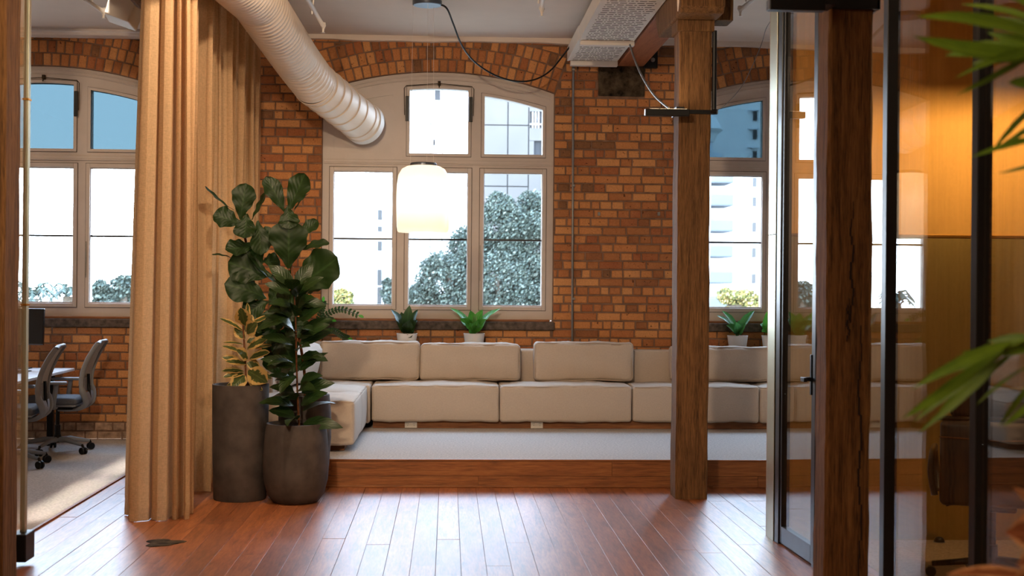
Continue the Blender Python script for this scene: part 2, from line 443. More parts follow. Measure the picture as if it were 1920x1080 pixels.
while z < CEIL:
    x = WX0 - rng.random()*0.24; z1 = min(z + CH - 0.0145, CEIL)
    while x < WX1:
        if row % 2 == 0: w = 0.228 if rng.random() < 0.86 else 0.108
        else: w = rng.choice((0.108, 0.108, 0.108, 0.166, 0.106, 0.075))
        j = 0.0135
        q0, q1 = z + rng.uniform(-.0015, .0015), z1 + rng.uniform(-.0015, .0015)
        poly = [(x, q0), (x + w, q0), (x + w, q1), (x, q1)]
        mx, mz = x + w/2, (z+z1)/2
        full = True
        for c in CX:
            dx = mx - c
            if abs(dx) > HALF + 0.62: continue
            if mz < ZC + R_ARCH*cos(TH) - 0.02:          # beside or below the frame
                if Z_BOT - 0.09 < mz + 0.03 and abs(dx) < HALF + 0.12:
                    if z1 > Z_BOT - 0.085 and z < Z_BOT - 0.085 and abs(dx) < HALF: poly = clip(poly, (0, -1), -(Z_BOT-0.09)); full = False
                    elif z1 > Z_BOT - 0.085:
                        n0 = len(poly); 
                        if dx > 0: poly = clip(poly, (1, 0), c + HALF + 0.008)
                        else: poly = clip(poly, (-1, 0), -(c - HALF - 0.008))
                        full = False
                if poly and mz > ZC + R_ARCH*cos(TH) - 0.12 and poly:
                    pass
            else:
                th = atan(dx / (mz - ZC)); rr = sqrt(dx*dx + (mz-ZC)**2)
                if abs(th) < TH and rr < R_ARCH + 0.60:
                    n = (sin(th), cos(th)); poly = clip(poly, n, n[0]*c + n[1]*ZC + R_ARCH + 0.392); full = False
                elif rr < R_ARCH + 0.6:
                    sg = 1 if dx > 0 else -1
                    n = (sg*cos(TH), -sin(TH)); poly = clip(poly, n, n[0]*c + n[1]*ZC + 0.012); full = False
            if not poly: break
        if poly and stone_a.x - 0.01 < mx + w/2 and mx - w/2 < stone_b.x + 0.01 and stone_a.z - 0.02 < mz < stone_b.z + 0.03:
            full = False
            if mx < stone_a.x + 0.1: poly = clip(poly, (-1, 0), -(stone_a.x - 0.006))
            elif mx > stone_b.x - 0.1: poly = clip(poly, (1, 0), stone_b.x + 0.006)
            else: poly = []
        if poly and len(poly) > 2 and parea(poly) > 0.0011:
            bricks.append((poly, w if full else 0, x, z))
        x += w + j
    z += CH; row += 1
def score(b):
    p = b[0]; cxp = sum(q[0] for q in p)/len(p); czp = sum(q[1] for q in p)/len(p)
    px, py = proj((cxp, YW, czp))
    if not (74 < py < 662): return 0
    z1 = 490 < px < 609; z2 = 1038 < px < 1270 and py > 130; z3 = 55 < px < 240 and py > 600 ; z4 = 1338 < px < 1445
    z5 = 600 < px < 1040 and py > 612
    if not (z1 or z2 or z3 or z4 or z5): return 0
    if z1 and px < 600 and py > 420: return parea(p)*0.4
    return parea(p)
order = sorted(range(len(bricks)), key=lambda i: -score(bricks[i]))
shared = {}
rest = MB()
picked = [i for i in order[:298] if score(bricks[i]) > 0]
pickset = set(picked)
for i, (poly, w, x, z) in enumerate(bricks):
    pr_ = rng.uniform(-0.004, 0.003)
    pale = z < 0.19 and x < -1.9
    if i in pickset:
        cxp = sum(q[0] for q in poly)/len(poly); czp = sum(q[1] for q in poly)/len(poly)
        key = (w, rng.randrange(4)) if w else None
        me = shared.get(key) if key else None
        if me is None:
            b = MB(); loc = [(q[0]-cxp, q[1]-czp) for q in poly]
            loc = [(a + rng.uniform(-.0025, .0025), c_ + rng.uniform(-.002, .002)) for a, c_ in loc]
            b.prism(loc, 0, 0.03, 0.0065); o = b.build('brick', M['brick'], None)
            me = o.data
            if key: shared[key] = me
        else:
            o = bpy.data.objects.new('brick', me); COL.objects.link(o)
        o.location = (cxp, YW + pr_, czp); o.parent = wall_back
    elif not pale:
        sub = MB(); sub.prism([(a + rng.uniform(-.0025, .0025), c_ + rng.uniform(-.002, .002)) for a, c_ in poly], YW + pr_, YW + 0.03, 0.0065); rest.add(sub.v, sub.f)
stuff(rest.build('brickwork', M['brick_field'], wall_back))
pale_mb = MB()
for poly, w, x, z in bricks:
    if z < 0.19 and x < -1.9: pale_mb.prism(poly, YW + rng.uniform(-.004, .002), YW + 0.03, 0.006)
stuff(pale_mb.build('whitewashed_bricks', M['pale_brick'], wall_back))
MB().cbox(stone_a.x, stone_b.x, YW-0.012, YW+0.05, stone_a.z, stone_b.z, 0.012).build('padstone', M['stone'], wall_back)
# ---- brick arches, three rings of rowlocks each
for ci, c in enumerate(CX):
    tb = MB(); N = 20
    for i in range(N):
        a0, a1 = -TH + 2*TH*i/N, -TH + 2*TH*(i+1)/N
        r0, r1 = R_ARCH + 0.004, R_ARCH + 0.38
        P = lambda a, r: (c + r*sin(a), min(ZC + r*cos(a), CEIL-0.002))
        tb.prism([P(a0, r0), P(a1, r0), P(a1, r1), P(a0, r1)], YW+0.004, YW+0.03)
    tr_ = struct(tb.build('trim_%d' % (ci+1), M['mortar']))
    for ring in range(3):
        r0 = R_ARCH + 0.006 + ring*0.127; r1 = r0 + 0.117
        n = int(round(2*TH*r0/0.0845)); off = 0.5*(ring % 2)/n
        for k in range(n):
            a0 = -TH + 2*TH*(k)/n; a1 = -TH + 2*TH*(k+1)/n; g = 0.0068/r0
            jit = rng.uniform(-.003, .003)
            P = lambda a, r: (c + r*sin(a), ZC + r*cos(a))
            poly = [P(a0+g, r0+jit), P(a1-g, r0+jit), P(a1-g+rng.uniform(-.0008,.0008), r1+jit), P(a0+g+rng.uniform(-.0008,.0008), r1+jit)]
            poly = clip(poly, (0, -1), -(CEIL - 0.045))
            mx = sum(q[0] for q in poly)/len(poly) if poly else 0
            if len(poly) < 3 or parea(poly) < 0.0012 or not (WX0 < mx < WX1): continue
            MB().prism(poly, YW - 0.003 + rng.uniform(-.003, .003), YW + 0.03, 0.007).build('brick', M['brick'], tr_)
# ---- windows
M['gapline'] = simple('gap_shade_seal', lin(96,84,76), .8, 0, .1, 8, 0)  # sash gap shadow painted as dark strips; also colours the seals
def ring_boxes(mb, x0, x1, z0, z1, w, y0, y1):
    mb.box(x0, x0+w, y0, y1, z0, z1); mb.box(x1-w, x1, y0, y1, z0, z1)
    mb.box(x0+w, x1-w, y0, y1, z0, z0+w); mb.box(x0+w, x1-w, y0, y1, z1-w, z1)
def window(idx, c, tinted, blank):
    fr = MB(); bp = [-HALF, -1.047, -.46, -.293, .293, .46, 1.047, HALF]
    top = {1: lambda d: arch_z(d) - .2, 3: lambda d: arch_z(d) - .166, 5: lambda d: arch_z(d) - .2}
    for k in range(7):
        pane = k in top
        n = 8 if pane else 2
        for i in range(n):
            a = bp[k] + (bp[k+1]-bp[k])*i/n; b = bp[k] + (bp[k+1]-bp[k])*(i+1)/n
            az, bz = arch_z(a), arch_z(b)
            if not pane: fr.prism([(c+a, 1.23), (c+b, 1.23), (c+b, bz), (c+a, az)], 13.45, 13.55)
            else: fr.prism([(c+a, top[k](a)), (c+b, top[k](b)), (c+b, bz), (c+a, az)], 13.45, 13.55)
        if pane:
            fr.box(c+bp[k], c+bp[k+1], 13.45, 13.55, 1.23, 1.373); fr.box(c+bp[k], c+bp[k+1], 13.45, 13.55, 2.708, 2.899)
    w = struct(fr.build('window_%d' % idx, M['paint']))
    # head moulding following the arch, transom beads
    for off in (0.035, 0.07):
        MB().tube([(c + (R_ARCH-off)*sin(-TH*.985 + 2*TH*.985*i/24), 13.448, ZC + (R_ARCH-off)*cos(-TH*.985 + 2*TH*.985*i/24)) for i in range(25)], 0.007, 6).build('head_moulding', M['paint'], w)
    tb = MB(); tb.box(c-HALF+.01, c+HALF-.01, 13.436, 13.45, 2.785, 2.80); tb.box(c-HALF+.01, c+HALF-.01, 13.441, 13.45, 2.80, 2.83)
    tb.build('transom_bead', M['paint'], w, bevel=0.003)
    for a, b in ((-1.047, -.46), (-.293, .293), (.46, 1.047)):
        s = MB(); ring_boxes(s, c+a-.042, c+b+.042, 1.325, 2.755, .040, 13.438, 13.46); s.build('sash', M['paint'], w, bevel=0.004)
        s = MB(); ring_boxes(s, c+a-.006, c+b+.006, 1.368, 2.714, .010, 13.455, 13.48); s.build('sash_bead', M['steel'] if False else M['paint'], w)
        MB().box(c+a, c+b, 13.478, 13.484, 1.371, 2.71).build('pane', M['clear'], w)
        MB().box(c+a, c+b, 13.464, 13.498, 2.025, 2.043).build('glazing_bar', M['frame'], w)
        s = MB(); ring_boxes(s, c+a-.047, c+b+.047, 1.320, 2.760, .0055, 13.4485, 13.456); s.build('sash_gap_shade', M['gapline'], w)
        s = MB(); ring_boxes(s, c+a-.004, c+b+.004, 1.369, 2.712, .007, 13.452, 13.48); s.build('glazing_seal', M['gapline'], w)
        MB().box(c+a-.036, c+a-.030, 13.428, 13.438, 1.62, 1.98).build('casement_stay', M['steel'], w) if a > .4 else None
    for k, (a, b) in ((1, (-1.047, -.46)), (3, (-.293, .293)), (5, (.46, 1.047))):
        pts = [(c+a, 2.897), (c+b, 2.897)] + [(c+b+(a-b)*i/8, top[k](b+(a-b)*i/8)+.002) for i in range(9)]
        if k == 1 and blank:
            MB().prism(pts, 13.462, 13.5).build('blank_panel', M['paint'], w)
        else:
            MB().prism(pts, 13.478, 13.484).build('pane', M['tint'] if tinted else M['clear'], w)
            o = 0.03
            outer = [(c+a-o, 2.87), (c+b+o, 2.87)] + [(c+b+o+(a-b-2*o)*i/8, top[k](b+(a-b)*i/8)+o) for i in range(9)]
            sm = MB(); n = len(outer)
            inner = [(c+a, 2.898), (c+b, 2.898)] + [(c+b+(a-b)*i/8, top[k](b+(a-b)*i/8)) for i in range(9)]
            for i in range(n):
                j = (i+1) % n; sm.prism([outer[i], outer[j], inner[j], inner[i]], 13.436, 13.47)
            sm.build('sash', M['paint'], w)
            gm = MB()
            o2 = [(p_[0] + (.005 if p_[0] > c+(a+b)/2 else -.005), p_[1] + (.005 if p_[1] > 3 else -.005)) for p_ in outer]
            for i in range(n):
                j = (i+1) % n; gm.prism([o2[i], o2[j], outer[j], outer[i]], 13.4485, 13.456)
            gm.build('sash_gap_shade', M['gapline'], w)
    # top-hung sash hardware
    hw = MB()
    for sg in (-1, 1):
        hw.box(c+sg*.318-.018, c+sg*.318+.018, 13.415, 13.437, 3.22, 3.47)
    hw.build('sash_stay', M['black'], w, bevel=0.003)
    rod = MB(); rod.tube([(c-.345, 13.43, 3.28), (c-.35, 13.42, 3.55), (c-.33, 13.42, 3.575), (c, 13.42, 3.60), (c+.33, 13.42, 3.575), (c+.35, 13.42, 3.55), (c+.345, 13.43, 3.28)], 0.0035, 6)
    rod.box(c-.014, c+.014, 13.415, 13.45, 3.585, 3.625); rod.tube([(c, 13.418, 3.585), (c, 13.40, 3.56)], 0.006, 6)
    rod.build('opening_rod', M['stone'], w)
    MB().cbox(c-HALF-.02, c+HALF+.02, 13.36, 13.5, 1.13, 1.212, .008).build('sill', M['concrete_sill'], w)
    MB().cbox(c-HALF+.05, c+HALF-.03, 13.385, 13.45, 1.212, 1.236, .005).build('sill_strip', M['riser'], w)
    return w
window(1, cx1, True, False); window(2, cx2, False, True); window(3, cx3, True, False)
for i, c in enumerate(CX):
    pl = bpy.data.lights.new('sky_portal', 'AREA'); pl.shape = 'RECTANGLE'; pl.size = 2.4; pl.size_y = 2.6
    pl.cycles.is_portal = True
    po = bpy.data.objects.new('sky_portal', pl); COL.objects.link(po); po.location = (c, 13.75, 2.45); po.rotation_euler = (-pi/2, 0, 0)
# ---- ceiling, plain walls of the rest of the hall
struct(MB().box(-6.2, 6.2, -3, 13.7, CEIL, CEIL+.1).build('ceiling', M['ceiling']))
struct(MB().box(-6.2, -6.0, -3, 13.7, 0, CEIL).build('wall_left', M['plaster']))
struct(MB().box(6.0, 6.2, -3, 13.7, 0, CEIL).build('wall_right', M['plaster']))
struct(MB().box(-6.2, 6.2, -3.2, -3, 0, CEIL).build('wall_front', M['plaster']))
# plaster strip along the head of the brick wall, its lower edge wavy
t4 = MB(); n = 60
for i in range(n):
    a = -1.9 + 7.4*i/n; b = -1.9 + 7.4*(i+1)/n
    f = lambda x: CEIL - .05 + .006*sin(x*3.1) + .004*sin(x*9)
    t4.prism([(a, f(a)), (b, f(b)), (b, CEIL+.01), (a, CEIL+.01)], 13.33, 13.41)
struct(t4.build('trim_4', M['ceiling']))
t5 = MB(); t5.box(-6, -1.95, 13.30, 13.41, 3.99, CEIL); t5.box(-6, -1.95, 13.25, 13.31, 4.015, CEIL)
struct(t5.build('trim_5', M['ceiling'], bevel=.006))
pp = tag(MB().tube([(-6, 13.18, 4.0), (-1.95, 13.18, 4.0)], .021, 10).build('ceiling_pipe', M['ceiling'], smooth=True), 'thin pale pipe running along the cornice above the left window', 'pipe')
# ---- timber floor
fl = struct(MB().box(-6, 6, -3, 13.4, -.12, -.012).build('floor', M['gap']))
bw = .1425; nb = 0
x = -2.62
while x < 2.75:
    y = 3.6 - rng.random()*2; YE = STEP_Y if x > -1.86 else 13.37
    w = bw - rng.uniform(.001, .0022)
    while y < YE:
        L = rng.uniform(1.5, 3.9); y1 = min(y + L, YE + .03)
        if YE - y1 < .5: y1 = YE + .03
        if y1 > 8.5 and x > 2.12: pass
        cxm, cym = x + w/2, (y+y1)/2
        b = MB(); dz = rng.uniform(-.0012, .0012)
        b.cbox(-w/2, w/2, -(y1-y)/2 + .002, (y1-y)/2, -.022, dz, .0012)
        o = b.build('floorboard', M['floorboard']); o.location = (cxm, cym, 0); o.parent = fl
        y = y1
    x += bw
MB().box(-6, 6, -3, 1.9, -.02, -.002).build('floorboards_behind', M['floorboard'], fl)
st = atz(306, 1018); sp = MB(); pts = []
for k in range(22):
    a = 2*pi*k/22; r = .085*(1 + .22*sin(3*a+1) + .12*sin(5*a)); pts.append((st.x + r*1.25*cos(a), st.y + r*1.3*sin(a)))
sp.add([(p[0], p[1], .0035) for p in pts] + [(p[0], p[1], -.003) for p in pts], [tuple(range(22))] + [(k, k+22, (k+1) % 22+22, (k+1) % 22) for k in range(22)])
sp.build('dark_patch', M['stone'], fl)
# office carpet on the left, meeting room carpet on the right
stuff_c = struct(MB().cbox(-6, -2.62, 3, 13.4, -.011, .012, .004).build('trim_6', M['carpet']))
struct(MB().box(-2.625, -2.605, 3, 13.4, -.011, .014).build('trim_7', M['riser']))
# ---- raised platform: carpet, step boards
SX0, SX1 = -1.79, 5.9
pf = struct(MB().box(SX0, SX1, STEP_Y+.03, 13.4, -.01, STEP_Z-.012).build('trim_8', M['gap']))
MB().box(SX0, SX1, STEP_Y+.012, 13.4, STEP_Z-.012, STEP_Z).build('carpet', M['carpet'], pf)
MB().cbox(SX0, SX1, STEP_Y-.004, STEP_Y+.016, STEP_Z-.012, STEP_Z+.002, .003).build('nosing', M['riser'], pf)
zj = EYE - (893-531.5)/2500*10.45
for (z0, z1, js) in ((zj+.001, STEP_Z-.013, (-.9, 1.30, 3.4)), (0.001, zj-.001, (.25, 2.46, 4.2))):
    ed = [SX0] + list(js) + [SX1]
    for a, b in zip(ed, ed[1:]):
        MB().cbox(a+.0008, b-.0008, STEP_Y+.001, STEP_Y+.028, z0, z1, .0015).build('step_board', M['riser'], pf)
struct(MB().box(SX0, 2.1, STEP_Y-.016, STEP_Y+.001, .0, .016).build('trim_9', M['riser'], bevel=.004))
# ---- brass clad wall of the meeting room
BX0, BY0, BY1 = 2.046, 8.26, 8.44
bwl = struct(MB().box(BX0+.012, 6.0, BY0+.012, BY1, 0, CEIL).build('wall_meeting_room', M['black']))
zs = atz(0, 0, 0) if False else None
ZS = EYE + (534.5-438)/2500*8.3
bxs = [BX0, 2.62+.83-.0, at(1838, 500, BY0).x, at(1838, 500, BY0).x + 1.25, 6.0]
bxs = [BX0, at(1838, 500, BY0).x - 1.0, at(1838, 500, BY0).x, at(1838, 500, BY0).x + 1.0, 6.0]
for a, b in zip(bxs, bxs[1:]):
    MB().cbox(a+.002, b-.002, BY0, BY0+.016, .0, ZS-.004, .0015).build('brass_panel', M['brass_low'], bwl)
    MB().cbox(a+.002, b-.002, BY0, BY0+.016, ZS+.004, CEIL, .0015).build('brass_panel', M['brass'], bwl)
MB().cbox(BX0+.05, 6, BY0-.010, BY0+.004, ZS-.010, ZS+.008, .003).build('brass_strip', M['brass_rail'], bwl)
MB().cbox(BX0, BX0+.014, BY0, BY1, .0, ZS-.002, .0015).build('brass_panel', M['brass_pale'], bwl)
MB().cbox(BX0, BX0+.014, BY0, BY1, ZS+.002, CEIL, .0015).build('brass_panel', M['brass_pale'], bwl)
# back of that wall, towards the platform
MB().cbox(BX0, 6, BY1-.002, BY1+.012, 0, CEIL, .001).build('back_panel', M['plaster'], bwl)
struct(MB().box(2.42, 6, 0, BY0, -.011, .006).build('trim_10', M['carpet_tan']))
# ---- glass partition (a few degrees off the line of sight, it mirrors the lounge)
PT = radians(2.0)
def gx(y): return 2.37 - .035*y
def PM(y): return Matrix.Translation((gx(y), y, 0)) @ Matrix.Rotation(atan(.035), 4, 'Z')
def pbox(mb, y, w, x0, x1, z0, z1):          # a box along the partition: y start, length w
    mb.box(x0, x1, 0, w, z0, z1, PM(y)); return mb
part = MB()
for y in (5.365-.03, 6.388-.03): pbox(part, y, .062, -.032, .032, 0, CEIL)
pbox(part, 7.45, .05, -.03, .03, 0, CEIL)
pbox(part, 1.0, 4.33, -.03, .03, 0, .05)
pbox(part, 5.4, 2.05, -.03, .03, 0, .05)
pbox(part, 1.0, 7.25, -.035, .035, CEIL-.06, CEIL)
pbox(part, 8.165, .085, -.03, .04, 0, CEIL)
for y in (4.35, 3.33, 2.3, 1.0): pbox(part, y, .062, -.032, .032, 0, CEIL)
gp = struct(part.build('window_4', M['frame'], bevel=.004))
for a, b in ((5.395, 6.36), (6.418, 7.45), (4.41, 5.335), (3.39, 4.35), (2.36, 3.33), (1.06, 2.3)):
    pbox(MB(), a, b-a, -.005, .005, .05, CEIL-.06).build('pane', M['partition'], gp)
dm = MB()
pbox(dm, 7.51, .035, -.022, .022, .012, CEIL-.07); pbox(dm, 8.13, .035, -.022, .022, .012, CEIL-.07)
gd = struct(dm.build('door_1', M['frame'], bevel=.003))
pbox(MB(), 7.545, .585, -.022, .022, .012, .115).build('bottom_rail', M['rail'], gd, bevel=.003)
pbox(MB(), 7.545, .585, -.005, .005, .115, CEIL-.07).build('pane', M['partition'], gd)
hy = 7.528; hz = at(1527, 711, hy).z
hm = MB(); pbox(hm, hy-.012, .024, -.034, -.022, hz-.09, hz+.14); pbox(hm, hy-.012, .024, -.075, -.034, hz-.012, hz+.012)
pbox(hm, hy-.06, .072, -.09, -.07, hz-.012, hz+.012)
hm.build('door_handle', M['black'], gd, bevel=.002)
# ---- glass door leaf at the far left, seen edge on
lx = at(47, 700, 7.6).x
dl = MB(); dl.box(lx-.012, lx+.012, 6.9, 7.62, .10, CEIL-.03)
d2 = struct(MB().box(lx-.016, lx+.012, 7.58, 7.62, .12, CEIL).build('door_2', M['brass_pale'], bevel=.002))
MB().box(lx-.006, lx+.004, 6.9, 7.58, .12, CEIL-.03).build('pane', M['partition'], d2)
q = at(50, 1018, 7.66)
MB().cbox(q.x-.045, q.x+.045, 7.5, 7.66, .03, .03+.155, .006).build('floor_pivot', M['black'], d2)
for zz in (1.45, 2.6):
    MB().cbox(lx-.02, lx+.016, 7.57, 7.625, zz, zz+.012, .002).build('clip', M['brass_rail'], d2)
# ================================================================== THINGS
# ---- timber posts and beam
def timber(mb, x0, x1, y0, y1, z0, z1, amp=.006, seed=0, n=28, ch=.012):
    rg = random.Random(seed); prof = []
    for (x, y) in ((x0+ch, y0), (x1-ch, y0), (x1, y0+ch), (x1, y1-ch), (x1-ch, y1), (x0+ch, y1), (x0, y1-ch), (x0, y0+ch)): prof.append((x, y))
    ph = [[rg.uniform(0, 6.3) for _ in range(3)] for _ in prof]
    vs = []; fs = []
    for i in range(n+1):
        z = z0 + (z1-z0)*i/n
        for k, (x, y) in enumerate(prof):
            a = amp*(sin(z*3.1+ph[k//2][0])*.5 + sin(z*9.7+ph[k][1])*.35 + sin(z*23+ph[k][2])*.25)
            cxm, cym = (x0+x1)/2, (y0+y1)/2; d = Vector((x-cxm, y-cym)).normalized()
            vs.append((x + d.x*a, y + d.y*a, z))
    m = len(prof)
    for i in range(n):
        for k in range(m):
            l = (k+1) % m; fs.append((i*m+k, i*m+l, (i+1)*m+l, (i+1)*m+k))
    fs += [tuple(reversed(range(m))), tuple(range(n*m, (n+1)*m))]
    return mb.add(vs, fs)
CY = 9.87
c1 = thing('timber_post', 'tall square weathered timber post standing alone on the floorboards before the sofa', 'post', (1.828, CY+.12, 0))
timber(MB(), 1.708, 1.95, CY, CY+.24, 0, 3.50, .006, 3).build('shaft', M['post'], c1)
MB().cbox(1.690, 1.968, CY-.018, CY+.258, 3.49, 3.585, .006).build('collar', M['post'], c1)
cap = MB(); 
for (y0, y1, x0, x1) in ((CY-.30, CY+.9, 1.665, 1.99),):
    cap.add([(x0, y0, 3.62), (x1, y0, 3.62), (x1, y0, 3.80), (x0, y0, 3.80), (x0, y0+.05, 3.575), (x1, y0+.05, 3.575),
             (x1, y1-.16, 3.575), (x0, y1-.16, 3.575), (x0, y1, 3.74), (x1, y1, 3.74), (x1, y1, 3.80), (x0, y1, 3.80)],
            [(0,1,2,3), (0,4,5,1), (4,7,6,5), (7,8,9,6), (8,11,10,9), (3,2,10,11), (0,3,11,8,7,4), (1,5,6,9,10,2)])
cap.build('corbel', M['post'], c1, bevel=.012)
timber(MB(), 1.99, 2.11, CY-.02, CY+.22, 3.575, CEIL, .004, 8, 8).build('side_block', M['post'], c1)
MB().tube([(1.975, CY+.015, CY*0+2.9), (1.975, CY+.015, 3.50)], .018, 8).build('cable_duct', M['black'], c1)
bm_ = thing('ceiling_beam', 'painted timber beam running from the post corbel to the pad stone in the brick wall', 'beam', (1.82, 11.6, 3.8))
MB().cbox(1.69, 1.955, 8.6, 13.42, 3.80, CEIL+.005, .008).build('timber', M['beam'], bm_)
bp = MB().cbox(1.955, 2.09, 13.34, 13.41, 3.78, 4.0, .004).build('wall_plate', M['black'], bm_)
MB().lathe([(.001, 0), (.022, 0), (.022, .015), (.012, .02), (.012, .03), (.001, .03)], (2.04, 13.34, 3.86), 8, Matrix.Rotation(pi/2, 4, 'X')).build('bolt', M['steel'], bp)
pc = MB().tube([(1.665, 9.4, 4.03), (1.665, 9.62, 4.03), (1.665, 9.66, 3.98), (1.665, 9.66, 3.66), (1.672, 9.69, 3.61), (1.70, 9.8, 3.60)], .013, 8).build('conduit_drop', M['ceiling'], smooth=True)
tag(pc, 'cream conduit dropping down the corbel at the head of the free standing post', 'conduit')
# right hand post, near
py_ = 6.16
p2 = thing('timber_post', 'thick cracked timber post close to the camera in front of the glass partition', 'post', (1.88, py_+.1, 0))
timber(MB(), 1.771, 1.986, py_, py_+.20, 0, CEIL, .007, 21, 40, .016).build('shaft', M['post_dark'], p2)
for (px0, y0, y1, w0) in ((1597, 378, 605, .007), (1612, 610, 1080, .006), (1590, 560, 640, .004)):
    ck = MB(); P = [(px0 + 3*sin(i*1.3+y0), y0 + (y1-y0)*i/14) for i in range(15)]
    for i in range(14):
        a = at(P[i][0], P[i][1], py_-.0005); b = at(P[i+1][0], P[i+1][1], py_-.0005)
        wa = w0*sin(pi*(i+.15)/14.3); wb_ = w0*sin(pi*(i+1.15)/14.3) if i < 13 else .0005
        ck.box(a.x-wa/2-.0005, a.x+wa/2+.0005, py_-.0075, py_+.01, b.z, a.z)
    ck.build('shrinkage_crack', M['gap'], p2)
# left post, cut by the frame
lpx = at(38, 600, 7.16).x
p3 = thing('timber_post', 'dark timber post cut off by the left edge of the photo', 'post', (lpx-.13, 7.0, 0))
timber(MB(), lpx-.25, lpx, 6.9, 7.14, 0, CEIL, .005, 33, 40, .012).build('shaft', M['post_dark'], p3)
# beam end at top left
be = tag(timber(MB(), 0, .3, 0, .3, 0, .3).build('beam_end', M['post']), 'stub of rough timber beam above the top of the curtain', 'beam') if False else None
a = at(262, 18, 10.6); be = thing('beam_stub', 'rough timber beam end beside the curtain top near the ceiling', 'beam', (a.x, 10.6, a.z))
MB().tube([(a.x+.03, 9.4, a.z+.12), (a.x+.02, 10.55, a.z+.06), (a.x+.02, 10.75, a.z+.05)], [.06, .06, .04], 10).build('timber', M['post'], be)
MB().cbox(a.x+.0, a.x+.07, 10.7, 10.76, a.z-.10, a.z-.02, .005).build('bracket', M['black'], be)
a = at(240, 20, 10.9)
sb = thing('loudspeaker', 'white wedge loudspeaker hung from the ceiling left of the curtain', 'speaker', tuple(a))
Mx = Matrix.Translation(a + Vector((-.02, 0, .06))) @ Matrix.Rotation(radians(14), 4, 'Y') @ Matrix.Rotation(radians(-12), 4, 'X')
s = MB(); s.add([Mx @ Vector(p) for p in ((-.10,-.12,-.17),(.10,-.12,-.19),(.12,.12,-.17),(-.12,.12,-.15),(-.12,-.12,.24),(.12,-.12,.24),(.14,.12,.24),(-.14,.12,.24))],
      [(0,3,2,1),(4,5,6,7),(0,1,5,4),(1,2,6,5),(2,3,7,6),(3,0,4,7)])
s.build('cabinet', M['white'], sb, bevel=.012)
MB().tube([Mx @ Vector((0,0,.2)), Vector((a.x, 10.9, CEIL))], .015, 8).build('hanger', M['white'], sb)
# ---- perforated ceiling trays
tx0, tx1 = 1.175, 1.655
TR = thing('perforated_tray', 'pair of pale perforated metal ceiling panels alongside the painted beam', 'ceiling panel', (1.41, 11.5, 3.81))
dash = MB(); rg = random.Random(3)
for (y0, y1, z) in ((8.9, 12.02, 3.80), (12.06, 13.2, 3.815)):
    p = MB(); p.cbox(tx0, tx1, y0, y1, z, z+.03, .004); p.box(tx0-.012, tx0+.01, y0, y1, z-.004, z+.13); p.box(tx1-.005, tx1+.006, y0, y1, z-.004, z+.10)
    p.build('panel', M['white'], TR)
    yy = y0 + .05
    while yy < y1-.03:
        xx = tx0 + .03 + rg.random()*.02
        while xx < tx1-.05:
            L = rg.choice((.055, .055, .02, .012)); dash.box(xx, min(xx+L, tx1-.02), yy, yy+.015, z-.0012, z+.002); xx += L+.014
        yy += .075
stuff(dash.build('slots', M['stone'], TR))
MB().cbox(tx0+.0, tx1+.01, 11.98, 12.06, 3.755, 3.80, .004).build('joint_lip', M['white'], TR)
MB().cbox(tx0+.02, tx1+.01, 13.17, 13.25, 3.765, 3.815, .004).build('end_angle', M['white'], TR)
for hx_, hy_ in ((tx0+.05, 9.5), (tx1-.08, 9.5), (tx0+.05, 12.6)): MB().box(hx_, hx_+.03, hy_, hy_+.03, 3.83, CEIL).build('hanger_rod', M['steel'], TR)
wc = thing('wall_conduit', 'thin steel conduit pipe running straight down the brick wall', 'pipe', (1.255, 13.37, .9))
MB().tube([(at(1075, 120, 13.375).x, 13.375, 3.80), (at(1073, 645, 13.375).x, 13.375, .9)], .012, 10).build('tube', M['steel'], wc, smooth=True)
for yp in (130, 348, 560):
    a = at(1075, yp, 13.375); MB().cbox(a.x-.016, a.x+.016, 13.36, 13.40, a.z-.012, a.z+.012, .003).build('clip', M['steel'], wc)
for (px, yp) in ((1123, 401), (1235, 401)):
    a = at(px, yp, 13.39); o = MB().cbox(a.x-.012, a.x+.012, 13.372, 13.405, a.z-.018, a.z+.018, .003).build('wall_anchor', M['steel'])
    tag(o, 'tiny metal wall anchor %s the brick pier, right of the conduit' % ('on the left half of' if px < 1200 else 'near the post on'), 'anchor')
# ---- light bars
def lightbar(Y, px0, px1, pyb, pyt, lab, post, xpost):
    a = at(px0, pyb, Y); b = at(px1, pyt, Y)
    t = thing('light_bar', lab, 'light', ((a.x+b.x)/2, Y, (a.z+b.z)/2))
    MB().cbox(a.x, b.x, Y-.028, Y+.028, a.z, a.z+.05, .003).build('housing', M['black'], t)
    MB().cbox(a.x-.004, a.x+.002, Y-.026, Y+.026, a.z+.003, a.z+.047, .001).build('end_cap', M['rail'], t)
    MB().box(a.x+.03, b.x-.02, Y-.018, Y+.018, a.z+.05, a.z+.0515).build('diffuser', M['uplight'], t)
    lamp('uplight', 'AREA', (a.x*.65+b.x*.35, Y, a.z+.056), 1.6, WARM, abs(b.x-a.x)*.5, .03, (pi, 0, 0))
    return t, a
M['uplight'] = emissive('uplight_strip', (1, .72, .42, 1), 6.0)
t, a = lightbar(9.70, 1210, 1292, 217, 206, 'black linear uplight bar strapped to the free standing timber post', c1, 0)
cl = MB(); z0 = a.z + .040
cl.box(1.700, 1.958, CY-.012, CY-.004, z0, z0+.03); cl.box(1.955, 1.963, CY-.012, CY+.25, z0, z0+.03); cl.box(1.696, 1.704, CY-.012, CY+.25, z0, z0+.03)
cl.box(1.66, 1.72, 9.70, CY-.005, z0, z0+.03)
cl.tube([(1.955, CY-.01, z0+.015), (1.992, CY-.03, z0+.015)], .02, 8)
cl.build('strap', M['black'], t)
t, a = lightbar(6.02, 1441, 1545, 20, 10, 'black linear uplight bar at the top of the near cracked post', p2, 0)
